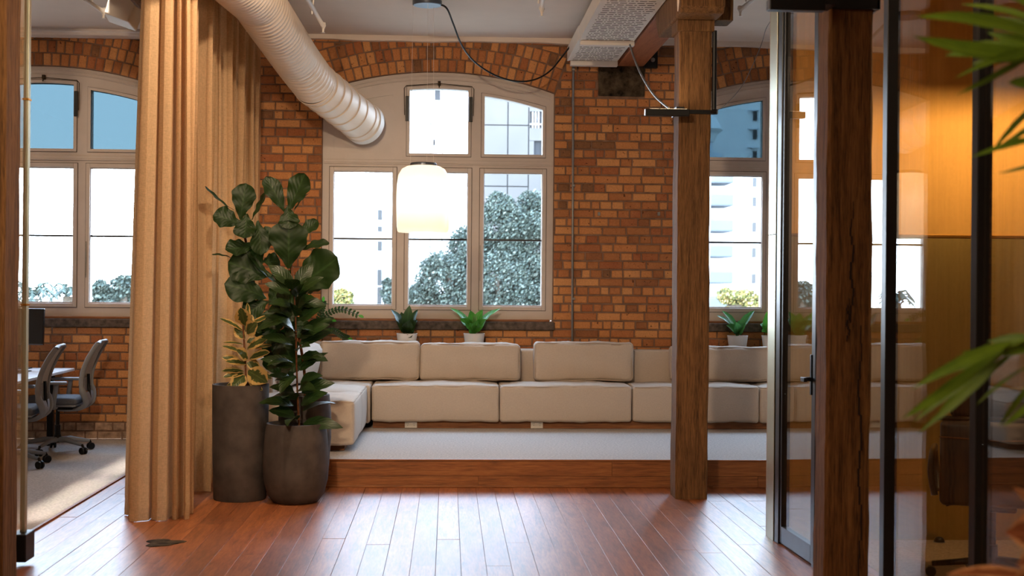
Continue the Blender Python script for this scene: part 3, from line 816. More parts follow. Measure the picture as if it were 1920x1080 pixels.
MB().box(1.755, 2.0, 6.135, 6.152, a.z+.04, a.z+.09).box(1.66, 1.76, 6.0, 6.152, a.z+.03, a.z+.06).box(1.992, 2.005, 6.135, 6.36, a.z+.04, a.z+.09).build('strap', M['black'], t)
def cord(pts, r, mat, lab, cat='cable', n=6):
    o = MB().tube(smooth_path(pts, n), r, 6).build('cable', mat, smooth=True); return tag(o, lab, cat)
cord([at(1181, 84, 11.9), at(1190, 112, 11.6), at(1205, 145, 11.0), at(1228, 180, 10.3), at(1254, 203, 9.75)], .009, M['steel'], 'grey cable sagging from the painted beam to the light bar on the post')
cord([at(1337, 210, 9.9), at(1362, 195, 10.6), at(1395, 155, 11.6), at(1425, 90, 12.2), at(1436, 55, 12.0), at(1449, 33, 11.5)], .0035, M['steel'], 'thin wire rising from the post light bar towards the ceiling')
# ---- duct
D0, D1, D2, D3 = at(481, 0, 10.35), at(560, 118, 11.85), at(575, 145, 12.1), at(684, 233, 13.32)
dirn = (D1-D0).normalized(); S0 = D0 - dirn*3.2; S0.z = min(S0.z, 3.82)
path = [S0, D0, D0.lerp(D1, .5), D0.lerp(D1, .9)]
bend = [D0.lerp(D1, .9).lerp(D1, t)*(1-t) + D1.lerp(D2.lerp(D3, .12), t)*t for t in (.25, .5, .75, 1.0)]
duct = thing('ventilation_duct', 'big white spiral ventilation duct elbowing down into the centre window', 'duct', tuple(D0))
RD = .205
d = MB(); pts = path + bend
full = []
for i in range(len(pts)-1):
    k = max(1, int((pts[i+1]-pts[i]).length/.022))
    for j in range(k): full.append(pts[i].lerp(pts[i+1], j/k))
full.append(pts[-1])
d.tube(full, [RD - (.009 if i % 3 == 0 else 0) for i in range(len(full))], 36, caps=False); d.build('spiral_run', M['duct'], duct, smooth=False, auto=60)
e0 = pts[-1]; seg = MB(); seg.tube([e0.lerp(D3, t/12) for t in range(13)], RD-.004, 36, caps=False)
seg.build('elbow_run', M['duct'], duct, smooth=True)
for k, t in enumerate((.0, .06, .2, .34, .50, .66, .84)):
    c0 = e0.lerp(D3, t); dd = (D3-e0).normalized()
    MB().tube([c0 - dd*.012, c0 - dd*.005, c0 + dd*.005, c0 + dd*.012], [RD-.003, RD+.004, RD+.004, RD-.003], 36, caps=False).build('seam_ring', M['duct'], duct, smooth=True)
dd = (D3-e0).normalized()
MB().tube([D3 - dd*.10, D3 - dd*.09, D3 - dd*.005, D3, D3 - dd*.002, D3-dd*.05], [RD-.003, RD+.008, RD+.008, RD+.002, RD-.015, RD-.02], 36, caps=True).build('end_collar', M['white'], duct, smooth=False, auto=40)
for sx in (-.12,):
    c0 = D0.lerp(D1, .3); MB().tube([c0 + Vector((0, 0, .2)), Vector((c0.x, c0.y, CEIL))], .006, 6).build('hanger', M['steel'], duct)
# ---- sprinkler pipes
for (x0, y0, x1, y1, Y0, Y1, lab) in ((570, -14, 606, 45, 10.0, 11.3, 'white sprinkler pipe on the ceiling just right of the duct'),
                                 (1020, -20, 1016, 18, 10.3, 10.9, 'white sprinkler pipe on the ceiling left of the perforated tray'),
                                 (1440, -45, 1388, 18, 10.0, 10.8, 'white sprinkler pipe between the free standing post and the near post'),
                                 (158, -8, 194, 22, 10.4, 10.9, 'white sprinkler pipe over the office at the top left')):
    a, b = at(x0, y0, Y0), at(x1, y1, Y1); a.z = b.z = min(a.z, b.z, CEIL-.09); 
    b = Vector((at(x1, y1, Y1).x, Y1, b.z)); s = thing('sprinkler_pipe', lab, 'pipe', tuple(b))
    MB().tube([a, b], .017, 10).build('tube', M['white'], s, smooth=True)
    MB().lathe([(.001, .03), (.02, .03), (.024, 0), (.016, -.012), (.009, -.03), (.009, -.05), (.02, -.055), (.001, -.06)], tuple(b), 10).build('sprinkler_head', M['white'], s)
    m_ = a.lerp(b, .62); MB().tube([m_ + Vector((-.035, 0, -.0)), m_ + Vector((-.035, 0, .02)), Vector((m_.x, m_.y, CEIL))], .006, 6).build('pipe_clip', M['white'], s)
# ---- pendant lamp
PY = 11.67; pc0 = at(793, 436, PY); pt0 = at(796, 311, PY); PX = pc0.x; RP = .234
lamp_t = thing('pendant_lamp', 'large glowing opal glass pendant lamp hanging before the centre window', 'lamp', (PX, PY, pc0.z))
H = pt0.z - pc0.z
prof = [(RP*.90, 0), (RP*.955, .012), (RP*.98, .05), (RP*1.0, H*.45), (RP*.985, H*.72), (RP*.93, H*.86), (RP*.80, H*.95), (RP*.62, H*.99), (RP*.50, H*1.0)]
t = NT('opal_shade'); tl = t.n('BsdfTranslucent'); tl.inputs['Color'].default_value = (1, .91, .78, 1)
df = t.n('BsdfDiffuse'); df.inputs['Color'].default_value = (.88, .76, .60, 1)
mx = t.n('MixShader'); mx.inputs[0].default_value = .35; t.l(tl.outputs[0], mx.inputs[1]); t.l(df.outputs[0], mx.inputs[2])
gl = t.n('BsdfGlossy'); gl.inputs['Roughness'].default_value = .15; m2 = t.n('MixShader'); m2.inputs[0].default_value = .04
t.l(mx.outputs[0], m2.inputs[1]); t.l(gl.outputs[0], m2.inputs[2]); t.l(m2.outputs[0], t.out.inputs['Surface']); M['opal'] = t.m
MB().lathe(prof, (PX, PY, pc0.z), 48).build('shade', M['opal'], lamp_t, smooth=True)
MB().lathe([(.001, H+.0), (RP*.5, H-.001), (RP*.5, H+.018), (RP*.46, H+.026), (.001, H+.026)], (PX, PY, pc0.z), 40).build('cap', M['rail'], lamp_t)
MB().lathe([(.03, H), (.03, H-.16), (.001, H-.165)], (PX, PY, pc0.z), 16).build('lamp_holder', M['white'], lamp_t)
cz = at(798, 4, PY).z
for dx, dy in ((-.115, .03), (.03, -.1), (.085, .07)):
    MB().tube([(PX+dx, PY+dy, pc0.z+H+.02), (PX+dx*.9, PY+dy*.9, cz)], .0014, 5).build('wire', M['white'], lamp_t)
can = MB().lathe([(.001, cz-.03), (.12, cz-.03), (.128, cz-.024), (.128, CEIL), (.001, CEIL)], (PX+.02, PY, 0), 32).build('canopy', M['rail'], lamp_t, auto=35)
pl_ = lamp('pendant_bulb', 'POINT', (PX, PY, pc0.z+H*.52), 7, (1, .84, .64), .07)
cord([at(824, 8, PY), at(838, 16, PY), at(850, 45, PY+.2), at(866, 85, PY+.5), at(890, 116, PY+.8), at(926, 140, PY+1), at(965, 152, PY+1.1), at(1000, 150, PY+1.2), at(1030, 134, PY+1.3), at(1055, 105, PY+1.35), at(1084, 66, PY+1.3)], .0085, M['black'], 'black flex swooping from the pendant canopy to the perforated tray')
# ---- curtain
cu = thing('curtain', 'floor to ceiling sand coloured linen curtain hanging in folds at the left', 'curtain', (-1.9, 10.4, 0))
plan = []
NA = 170
for i in range(NA):
    s = i/(NA-1); xx = -2.15 + .45*s
    cr = [0, .11, .46, .73, .87, 1.0001]; q = max(k_ for k_ in range(5) if cr[k_] <= s); fr_ = (s-cr[q])/(cr[q+1]-cr[q])
    vy = sum(math.exp(-((s-c_)/.016)**2) for c_ in cr[1:5])
    plan.append((xx + .012*sin(s*50), 9.02 + .13*vy - .07*sin(pi*fr_)**.8*(cr[q+1]-cr[q])/.3 + .16*(1-s)*(s < .11), 0))
NB = 760
for i in range(NB):
    s = i/(NB-1); yy = 9.2 + 4.1*s
    A = .075 + .035*sin(s*31) + .02*sin(s*53+1)
    th_ = s*2*pi*17.3 + .8*sin(s*23) + .4*sin(s*61)
    plan.append((-1.84 - .07*min(1, s*8) + A*(sin(th_) + .28*sin(2*th_+.8)) + .014*sin(s*131), yy + .05*cos(th_+.6), 1))
zl = [.004, .06, .115, .12, .35, .9, 1.6, 2.3, 3.0, 3.6, 3.93]
vs = []; fs = []
for k, z in enumerate(zl):
    t_ = z/3.93
    for i, (x, y, b) in enumerate(plan):
        if b == 0:
            xc = -1.88; sp = 1.06 - .30*t_**1.3
            X = -1.88 + (x+1.88)*sp - .02*(1-t_); Y = 9.1 + (y-9.1)*(1.1-.25*t_)
        else:
            X = x + .012*sin(z*1.4 + y*5); Y = y
        if k in (2,): X += .003
        vs.append((X, Y, z))
n = len(plan)
for k in range(len(zl)-1):
    for i in range(n-1): fs.append((k*n+i, k*n+i+1, (k+1)*n+i+1, (k+1)*n+i))
m = MB(); m.add(vs, fs); m.build('drape', M['curtain'], cu, smooth=True)
MB().box(-1.93, -1.83, 8.8, 13.36, 3.94, CEIL).build('curtain_track', M['white'], cu)
# ---- sofa
def cushion(mb, x0, x1, y0, y1, z0, z1, r=.04, puff=(0,0,0,0,0,0), n=(10,6,6), wr=.004, seed=0):
    """soft box; puff = outward crown on (-x,+x,-y,+y,-z,+z) faces"""
    rg = random.Random(seed); ph = [rg.uniform(0, 6.28) for _ in range(6)]
    hx, hy, hz = (x1-x0)/2, (y1-y0)/2, (z1-z0)/2; cx_, cy_, cz_ = (x0+x1)/2, (y0+y1)/2, (z0+z1)/2
    r = min(r, hx*.95, hy*.95, hz*.95)
    bm = bmesh.new(); idx = {}
    def V(u, v, w):
        key = (round(u, 5), round(v, 5), round(w, 5))
        if key in idx: return idx[key]
        p = Vector((u*hx, v*hy, w*hz))
        q = Vector((max(-hx+r, min(hx-r, p.x)), max(-hy+r, min(hy-r, p.y)), max(-hz+r, min(hz-r, p.z))))
        d = p-q
        if d.length > 1e-9: p = q + d.normalized()*r
        fu, fv, fw = max(0, 1-u*u), max(0, 1-v*v), max(0, 1-w*w)
        p.x += (puff[1] if u > 0 else -puff[0])*abs(u)**6*(fv*fw)**.6
        p.y += (puff[3] if v > 0 else -puff[2])*abs(v)**6*(fu*fw)**.6
        p.z += (puff[5] if w > 0 else -puff[4])*abs(w)**6*(fu*fv)**.6
        k = wr*(sin(u*hx*19+ph[0]+w*2) + .7*sin(u*hx*41+ph[1]+v*4) + .8*sin(v*hy*17+ph[2]+u*hx*7) + .6*sin(w*hz*30+ph[3]+u*hx*5))
        p += Vector((u*abs(u)**3*.4, v*abs(v)**2, w*abs(w)**2))*k
        vv = bm.verts.new(p + Vector((cx_, cy_, cz_))); idx[key] = vv; return vv
    def ts(k, h):
        e = min(.45, r*1.0/h)
        inner = [-1, -1+e*.35, -1+e*.7] + [-1+e + (2-2*e)*i/k for i in range(k+1)] + [1-e*.7, 1-e*.35, 1]
        return inner
    T = [ts(n[0], hx), ts(n[1], hy), ts(n[2], hz)]
    for ax in range(3):
        a, b = [(1, 2), (0, 2), (0, 1)][ax]
        for sgn in (-1, 1):
            for i in range(len(T[a])-1):
                for j in range(len(T[b])-1):
                    q = []
                    for (ii, jj) in ((i, j), (i+1, j), (i+1, j+1), (i, j+1)):
                        c = [0, 0, 0]; c[ax] = sgn; c[a] = T[a][ii]; c[b] = T[b][jj]; q.append(V(*c))
                    if len(set(q)) == 4:
                        try: bm.faces.new(q)
                        except ValueError: pass
    bmesh.ops.recalc_face_normals(bm, faces=bm.faces[:])
    bm.verts.index_update()
    mb.add([v.co.copy() for v in bm.verts], [[v.index for v in f.verts] for f in bm.faces]); bm.free(); return mb
def rrect(x0, x1, z0, z1, r, f, n=5, wav=0, seed=0):
    rg = random.Random(seed); a_, b_ = rg.uniform(0, 6), rg.uniform(0, 6)
    pts = []
    for (cx_, cz_, a0) in ((x1-r, z1-r, 0), (x0+r, z1-r, pi/2), (x0+r, z0+r, pi), (x1-r, z0+r, 1.5*pi)):
        for i in range(n+1):
            a = a0 + pi/2*i/n; pts.append((cx_+r*cos(a), cz_+r*sin(a)))
    out = []
    for i in range(len(pts)):
        p, q = pts[i], pts[(i+1) % len(pts)]; L = math.hypot(q[0]-p[0], q[1]-p[1]); k = max(1, int(L/.08))
        for j in range(k):
            x, z = p[0]+(q[0]-p[0])*j/k, p[1]+(q[1]-p[1])*j/k; out.append(f(x + wav*sin(z*17+a_), z + wav*sin(x*13+b_)))
    return out
sofa = thing('sofa', 'long low L shaped sofa in off white linen along the brick wall', 'sofa', (1.0, 12.9, STEP_Z))
SF, ST, SB0 = 12.60, .625, .285
xs_ = [-.712, .497, 1.76, 2.984, 4.25]
for i in range(4):
    x0, x1 = xs_[i]+.004, xs_[i+1]-.004
    s = cushion(MB(), x0, x1, SF, 13.16, SB0, ST, .028, (0, 0, .012, 0, 0, .028), (16, 8, 6), .003, i).build('seat_cushion', M['linen'], sofa, smooth=True)
    MB().tube(rrect(x0+.01, x1-.01, SF+.012, 13.14, .03, lambda x, y: (x, y, ST-.006), 4, .003, i), .0055, 6, closed=True).build('piping', M['piping'], s, smooth=True)
CXL, CXR = -1.62, -.752
for i, (y0, y1) in enumerate(((10.85, 11.74), (11.74, 12.58))):
    s = cushion(MB(), CXL, CXR, y0+.003, y1-.003, .272, .628, .028, (0, .012, .010, 0, 0, .03), (10, 8, 6), .003, 20+i).build('seat_cushion', M['linen'], sofa, smooth=True)
    MB().tube(rrect(CXL+.01, CXR-.008, y0+.012, y1-.012, .03, lambda x, y: (x, y, .622), 4, .003, 30+i), .0055, 6, closed=True).build('piping', M['piping'], s, smooth=True)
cushion(MB(), CXL, -.72, 12.585, 13.16, .272, .628, .028, (0, 0, 0, 0, 0, .02), (8, 6, 5), .003, 41).build('seat_cushion', M['linen'], sofa, smooth=True)
cushion(MB(), CXL-.02, 4.25, 13.155, 13.36, .27, .945, .02, (0, 0, .004, 0, 0, .004), (40, 4, 8), .0015, 50).build('backrest', M['linen'], sofa, smooth=True)
cushion(MB(), CXL-.05, CXL+.13, 11.5, 13.16, .60, .93, .03, (0, .004, 0, 0, 0, .004), (4, 14, 6), .002, 51).build('side_backrest', M['linen'], sofa, smooth=True)
MB().cbox(-.70, 4.25, 12.69, 13.3, STEP_Z, SB0+.02, .003).build('plinth', M['riser'], sofa)
MB().cbox(-1.58, -.835, 10.98, 12.72, STEP_Z, .29, .003).build('plinth', M['riser'], sofa)
def back_cushion(px0, px1, pyt, lab, seed, tilt=6):
    x0, x1 = at(px0, 680, 13.0).x, at(px1, 680, 13.0).x
    zt = at((px0+px1)/2, pyt, 13.03).z; zb = .648
    t = thing('back_cushion', lab, 'cushion', ((x0+x1)/2, 13.07, zb), 'loose back cushions on the sofa')
    w, h = x1-x0, zt-zb
    b = cushion(MB(), (x0+x1)/2-w/2, (x0+x1)/2+w/2, 12.985, 13.145, zb, zt, .035, (.006, .006, .03, .01, .002, .012), (18, 5, 9), .0042, seed).build('cushion_cover', M['linen'], t, smooth=True)
    MB().tube(rrect(x0+.008, x1-.008, zb+.008, zt-.006, .035, lambda x, z: (x, 12.995, z), 4, .004, seed), .0058, 6, closed=True).build('piping', M['piping'], t, smooth=True)
    t.rotation_euler = (radians(-1.5), radians(random.Random(seed).uniform(-.3, .3)), 0)
    return t
back_cushion(600, 786, 641, 'off white back cushion in the sofa corner beside the tall plants', 61)
back_cushion(788, 975, 645, 'off white back cushion below the two potted plants on the sofa back', 62)
back_cushion(1002, 1187, 643, 'off white back cushion below the steel conduit on the brick wall', 63)
back_cushion(1258, 1446, 651, 'off white back cushion partly hidden behind the free standing timber post', 64)
t = thing('back_cushion', 'off white back cushion leaning on the left arm behind the tall plants', 'cushion', (-1.5, 12.3, .66), 'loose back cushions on the sofa')
cushion(MB(), -1.59, -1.41, 11.75, 12.85, .655, 1.0, .05, (.02, .035, .01, .01, 0, .01), (5, 14, 8), .004, 66).build('cushion_cover', M['linen'], t, smooth=True)
t.rotation_euler = (0, radians(14), radians(-8)); t.location.x = -1.42; t.location.z = .68
for px, lab in ((770.5, 'white double power socket on the sofa plinth, nearer the tall plants'), (1006.5, 'white double power socket on the sofa plinth under the middle of the sofa')):
    a = at(px, 796, 12.68); o = thing('power_socket', lab, 'socket', tuple(a))
    MB().cbox(a.x-.058, a.x+.058, 12.672, 12.69, STEP_Z+.003, STEP_Z+.067, .003).build('faceplate', M['white'], o)
    sl = MB()
    for sx in (-.03, .03):
        for dx in (-.007, .007): sl.box(a.x+sx+dx-.0015, a.x+sx+dx+.0015, 12.6708, 12.675, a.z+.005, a.z+.014)
        sl.box(a.x+sx-.0015, a.x+sx+.0015, 12.6708, 12.675, a.z-.012, a.z-.004)
    stuff(sl.build('socket_slots', M['black'], o))
# ================================================================== PLANTS
def leaf(P0, P1, width, nrm, shape='fiddle', bend=.08, fold=.12, wave=.0, nu=4, nv=9, twist=0.0, seed=0):
    P0, P1, nrm = Vector(P0), Vector(P1), Vector(nrm)
    a = P1-P0; L = a.length
    s = a.cross(nrm)
    if s.length < 1e-5: s = a.cross(Vector((.3, 1, .2)))
    s.normalize(); n = s.cross(a).normalized()
    prof = {'fiddle': lambda t: max(.0, sin(pi*min(1, .04+.96*t)**1.55))**.62*(.62+.38*t)*1.13 if t < 1 else 0,
            'ellip': lambda t: sin(pi*t)**.72, 'lance': lambda t: sin(pi*t**.85)**.85, 'blade': lambda t: (1-t)**.6*min(1, .35+t*3.0),
            'ovate': lambda t: sin(pi*t**.75)**.8}[shape]
    ph = seed*1.7
    vs = []; uv = []
    for j in range(nv+1):
        t = j/nv; c = P0 + a*t + n*(bend*L*4*t*(1-t)); hw = width/2*max(0, prof(t))
        if j == 0: hw = max(hw, width*.02)
        tw = twist*(t-.5)
        sd = s*cos(tw) + n*sin(tw); nd = n*cos(tw) - s*sin(tw)
        for i in range(nu+1):
            u = -1 + 2*i/nu
            edge = wave*width*sin(t*19 + ph + (1.3 if u > 0 else 0))*u*u
            vs.append(c + sd*(u*hw*(1+ .05*sin(t*23+ph*2 + (2 if u > 0 else 0)))) + nd*(abs(u)*hw*fold + edge)); uv.append(((u+1)/2, t))
    fs = []
    for j in range(nv):
        for i in range(nu): fs.append((j*(nu+1)+i, j*(nu+1)+i+1, (j+1)*(nu+1)+i+1, (j+1)*(nu+1)+i))
    m = MB(); m.add(vs, fs); m.uv = uv; return m
def planter(name, lab, c, prof, inner_z, loc_z=0.0):
    t = thing(name, lab, 'planter', (c[0], c[1], loc_z))
    ro, zt = prof[-1]
    MB().lathe([(.001, loc_z)] + [(r, z+loc_z) for r, z in prof] + [(ro-.018, zt+loc_z), (ro-.03, inner_z+loc_z-.03)], (c[0], c[1], 0), 56).build('pot', M['planter'], t, auto=50)
    s = MB(); rg = random.Random(int(c[0]*100)); R = ro-.022
    rings = [[(c[0], c[1], inner_z+loc_z+.012)]] + [[(c[0]+R*q*cos(2*pi*k/18), c[1]+R*q*sin(2*pi*k/18), inner_z+loc_z+rg.uniform(-.006, .012)) for k in range(18)] for q in (.4, .75, 1)]
    vs = [p for r_ in rings for p in r_]; fs = [(0, 1+k, 1+(k+1) % 18) for k in range(18)]
    for q in range(2):
        for k in range(18): fs.append((1+q*18+k, 1+(q+1)*18+k, 1+(q+1)*18+(k+1) % 18, 1+q*18+(k+1) % 18))
    s.add(vs, fs); s.build('soil', M['soil'], t, smooth=True); return t
A = at(450, 943, 9.7); r1 = (at(503, 800, 9.86).x - at(397, 800, 9.86).x)/2
PA = (at(450, 800, 9.86).x, 9.88)
planter('tall_planter', 'tall straight grey concrete planter beside the curtain, holding the variegated plant', PA,
        [(r1*.90, 0), (r1*.93, .01), (r1*.97, .35), (r1*.99, .6), (r1, .842)], .80)
PB = (at(554, 850, 9.72).x, 9.75)
r2 = (at(616, 850, 9.72).x - at(492, 850, 9.72).x)/2
planter('rounded_planter', 'squat rounded grey concrete planter in front, holding the slender dark green tree', PB,
        [(r2*.62, 0), (r2*.70, .008), (r2*.86, .06), (r2*.97, .16), (r2*1.0, .26), (r2*.985, .38), (r2*.94, .50), (r2*.89, .572)], .545)
PC = (at(572, 760, 10.2).x, 10.19)
planter('rounded_planter', 'tapered grey concrete planter half hidden behind the squat one, holding the fiddle leaf fig', PC,
        [(.15, 0), (.158, .01), (.185, .2), (.20, .42), (.198, .6), (.185, .742)], .71)
# ---- fiddle leaf fig, leaf by leaf from measured base and tip
def Z7(x, y): return (380 + x/3.857, 310 + y/3.857)
fig = thing('fiddle_leaf_fig', 'tall fiddle leaf fig with big dark leaves rising in front of the curtain edge', 'plant', (PC[0], PC[1], .71))
YF = 10.15
for pts, r in (([(560, 745), (520, 690), (492, 600), (470, 500), (455, 420), (450, 390)], .010),
               ([(572, 748), (570, 690), (556, 600), (546, 500), (540, 440), (540, 390)], .011)):
    P = [at(x, y, YF) for x, y in pts]; P[0] = Vector((P[0].x, PC[1]-.01, .70))
    MB().tube(smooth_path(P, 5), r, 8).build('stem', M['bark'], fig, smooth=True)
LF = [ # base, tip (zoom px), width px(zoom), tip dY, normal, wave
 ((225,325),(16,152),48,-.10,(.3,-.4,.9),.05), ((272,392),(314,130),150,-.02,(.1,-1,.1),.05), ((352,395),(458,188),92,.06,(-.9,-.6,.3),.04),
 ((280,430),(76,358),150,-.08,(.1,-.9,.5),.06), ((318,350),(300,530),140,-.12,(0,-1,.35),.06), ((398,400),(420,650),130,-.06,(.4,-.9,.2),.05),
 ((385,575),(164,606),132,-.10,(0,-.85,.6),.06), ((245,685),(66,645),40,-.10,(.1,-.3,1),.05), ((496,800),(182,700),215,-.10,(.1,-.95,.35),.05),
 ((462,960),(156,858),205,-.14,(.1,-.9,.45),.05), ((610,905),(322,640),75,-.05,(.6,-.35,.7),.04), ((590,335),(455,82),120,-.03,(.4,-.9,.0),.06),
 ((615,330),(738,58),150,-.02,(-.3,-.95,.0),.06), ((652,352),(770,202),48,.05,(-.9,-.45,.3),.05), ((612,300),(632,460),130,-.09,(0,-1,.2),.05),
 ((622,745),(624,395),240,-.06,(.05,-1,.05),.04), ((690,505),(832,398),100,.03,(-.3,-.9,.4),.05), ((680,625),(916,560),85,-.03,(-.1,-.6,.8),.06),
 ((640,900),(978,668),265,-.12,(-.2,-.95,.3),.04), ((715,955),(878,892),66,-.05,(0,-.4,.9),.05), ((560,600),(450,440),66,.05,(.5,-.8,.3),.05),
 ((470,985),(300,1090),150,-.08,(0,-.95,.4),.05), ((480,1010),(560,880),100,-.03,(.1,-1,.1),.05), ((520,1000),(660,1130),150,-.12,(.1,-.9,.5),.05),
 ((650,1060),(690,890),110,-.13,(0,-1,.1),.04), ((690,1080),(760,930),110,-.05,(-.2,-1,.2),.05), ((580,1000),(480,1180),160,-.10,(.0,-1,.3),.05),
 ((600,1080),(720,1240),160,-.05,(.1,-1,.4),.05), ((560,1120),(420,1300),170,-.06,(0,-1,.4),.05), ((540,1200),(640,1400),170,-.10,(0,-1,.3),.05),
 ((600,1250),(470,1420),170,-.02,(0,-1,.3),.05), ((480,1150),(360,1180),110,-.06,(0,-.9,.6),.05), ((640,1150),(560,1330),150,-.03,(0,-1,.2),.05),
 ((560,1320),(500,1500),150,-.04,(0,-1,.2),.05), ((600,1340),(690,1490),150,.02,(0,-1,.2),.05), ((420,560),(520,520),110,.08,(.2,-1,.1),.05),
 ((430,700),(560,690),120,.06,(.2,-.8,.5),.05), ((440,560),(350,720),130,.05,(0,-1,.2),.05), ((640,760),(560,860),90,.05,(0,-1,.2),.05)]
for i, (b, t, w, dy, nr, wv) in enumerate(LF):
    pb = at(*Z7(*b), YF - .02); ptip = at(*Z7(*t), YF + dy)
    leaf(pb, ptip, 1.18*w/3.857*YF/FPX, nr, 'fiddle', .06 if i % 2 else -.04, .16, wv, 6, 20, .25*sin(i), i).build('leaf', M['fig'], fig, smooth=True)
# ---- slender ficus
fic = thing('rubber_tree', 'slender small tree with glossy dark leaves in the squat front planter', 'plant', (PB[0], PB[1], .55))
P = [at(x, y, YY) for x, y, YY in ((561, 800, 9.72), (558, 740, 9.7), (556, 680, 9.68), (555, 620, 9.68), (553, 575, 9.68), (551, 540, 9.68))]
P[0].z = .54; sp_ = smooth_path(P, 6)
MB().tube(sp_, [.0085-.004*i/len(sp_) for i in range(len(sp_))], 8).build('stem', M['bark'], fic, smooth=True)
rg = random.Random(8)
NLV = 52
for i in range(NLV):
    t = .06 + .94*i/(NLV-1); base = sp_[min(len(sp_)-1, int(t*(len(sp_)-1)))]
    ang = i*2.39996 + rg.uniform(-.3, .3)
    L = rg.uniform(.20, .31)*(1 - .15*t); up = rg.uniform(.0 if t < .3 else -.5, .65) + (.45 if t > .88 else 0)
    d = Vector((cos(ang), .62*sin(ang) - .1, up)).normalized()
    p0 = base + d*.03; p1 = base + d*(L+.03) + Vector((0, 0, -.05*(1-t)))
    leaf(p0, p1, rg.uniform(.09, .125), Vector((0, -.5, 1)) + Vector((rg.uniform(-.6, .6), rg.uniform(-.9, .2), 0)), 'ovate', .10, .18, .02, 4, 8, .3*sin(i*2.1), i).build('leaf', M['ficus'], fic, smooth=True)
# ---- variegated rubber plant
va = thing('variegated_rubber_plant', 'small rubber plant with cream edged leaves in the tall straight planter', 'plant', (PA[0], PA[1], .80))
P = [at(462, 724, 9.86), at(460, 680, 9.85), at(457, 630, 9.85), at(455, 590, 9.85)]; P[0].z = .79
sp_ = smooth_path(P, 6); MB().tube(sp_, .007, 8).build('stem', M['bark'], va, smooth=True)
def Z6(x, y): return (380 + x/4.0, 560 + y/4.0)
LV = [((320,200),(285,66),125,-.10,(0,-1,.1)), ((305,245),(124,146),62,-.04,(.4,-.5,.8)), ((330,190),(335,30),50,.0,(.7,-.7,.1)), ((330,260),(410,180),120,-.10,(-.2,-1,.2)),
 ((345,205),(515,128),70,.02,(-.1,-.5,.9)), ((335,375),(500,292),95,-.10,(-.1,-.85,.6)), ((310,345),(150,330),48,-.02,(.1,-.4,.9)), ((300,405),(145,355),60,-.05,(.1,-.6,.8)),
 ((330,385),(525,352),60,.0,(0,-.5,.9)), ((340,450),(250,385),100,-.12,(.1,-.9,.5)), ((350,450),(505,400),90,-.04,(0,-.7,.7)), ((300,480),(142,440),80,-.06,(.1,-.7,.7)),
 ((330,490),(170,470),70,-.10,(0,-.8,.6)), ((310,545),(140,545),72,-.05,(.1,-.6,.8)), ((310,560),(150,590),66,-.09,(0,-.8,.6)), ((318,575),(215,672),118,-.12,(.15,-1,.3)),
 ((340,540),(488,630),150,-.12,(-.1,-1,.35)), ((340,600),(450,690),60,-.10,(-.3,-.9,.4)), ((360,540),(520,600),80,-.03,(0,-.8,.6)), ((320,300),(235,220),90,.0,(.2,-.9,.4)),
 ((330,330),(420,300),80,.04,(0,-.9,.4)), ((330,480),(430,520),90,.02,(0,-.9,.5)), ((300,620),(180,650),60,.0,(0,-.6,.8)), ((320,250),(370,120),85,.04,(.1,-1,.1))]
for i, (b, t, w, dy, nr) in enumerate(LV):
    leaf(at(*Z6(*b), 9.85), at(*Z6(*t), 9.85+dy), w/4.0*9.85/FPX, nr, 'ellip', .05, .12, .02, 6, 10, .2*sin(i*1.3), i).build('leaf', M['varieg'], va, smooth=True)
# ---- small pots on the sofa back
def small_pot(name, lab, px, pxw, pyt, kind, Y=13.265):
    a = at(px, pyt, Y); r = pxw/2*Y/FPX; zb = .949
    t = thing(name, lab, 'pot', (a.x, Y, zb), 'white pots along the sofa back')
    MB().lathe([(.001, zb), (r*.78, zb), (r*.82, zb+.006), (r*.98, a.z-.012), (r, a.z-.006), (r, a.z), (r*.93, a.z), (r*.9, a.z-.03)], (a.x, Y, 0), 36).build('body', M['pot'], t, auto=40)
    MB().lathe([(.001, a.z-.018), (r*.92, a.z-.022)], (a.x, Y, 0), 20).build('soil', M['soil'], t)
    return a, r
def pot_plant(lab, a, Y, leaves, mat, shape, name='pot_plant', fold=.3):
    p = thing(name, lab, 'plant', (a.x, Y, a.z-.02))
    for i, (bx, by, tx, ty, w, dy, nr) in enumerate(leaves):
        p0 = at(bx, by, Y-.01); p0.z = min(p0.z, a.z+.05) if by > 600 else p0.z
        leaf(p0, at(tx, ty, Y+dy), 1.25*w*Y/FPX, nr, shape, .10*(1 if tx > bx else 1), fold, .02, 4, 8, .15*sin(i*2), i).build('leaf', mat, p, smooth=True)
        MB().tube([Vector((a.x + (p0.x-a.x)*.4, Y, a.z-.025)), p0, p0.lerp(at(tx, ty, Y+dy), .12)], .004, 5).build('stalk', mat, p, smooth=True)
    return p
a, r = small_pot('plant_pot', 'white ceramic pot on the sofa back, the left one below the centre window', 763, 39, 625, 0)
pot_plant('bushy pot plant with short broad green leaves below the left half of the centre window', a, 13.265,
  [(757,622,733,580,17,-.06,(.4,-.6,.7)), (762,620,768,572,18,-.05,(0,-1,.2)), (768,620,784,580,16,-.02,(-.3,-.6,.7)), (760,622,742,600,18,-.08,(.3,-.8,.6)),
   (766,622,783,600,18,-.08,(-.3,-.8,.6)), (764,624,768,600,20,-.1,(0,-1,.4)), (758,624,748,612,16,-.1,(.2,-.8,.6)), (770,625,779,613,16,-.1,(-.2,-.8,.6)),
   (760,618,752,585,15,.02,(.2,-1,.2)), (766,618,776,586,15,.03,(-.2,-1,.2)), (764,626,764,628,14,-.11,(0,-.6,.8)), (763,626,771,633,18,-.10,(0,-.9,.5))], M['ficus'], 'ovate', fold=.15)
a, r = small_pot('plant_pot', 'white ceramic pot on the sofa back, the right one below the centre window', 889, 40, 625, 0)
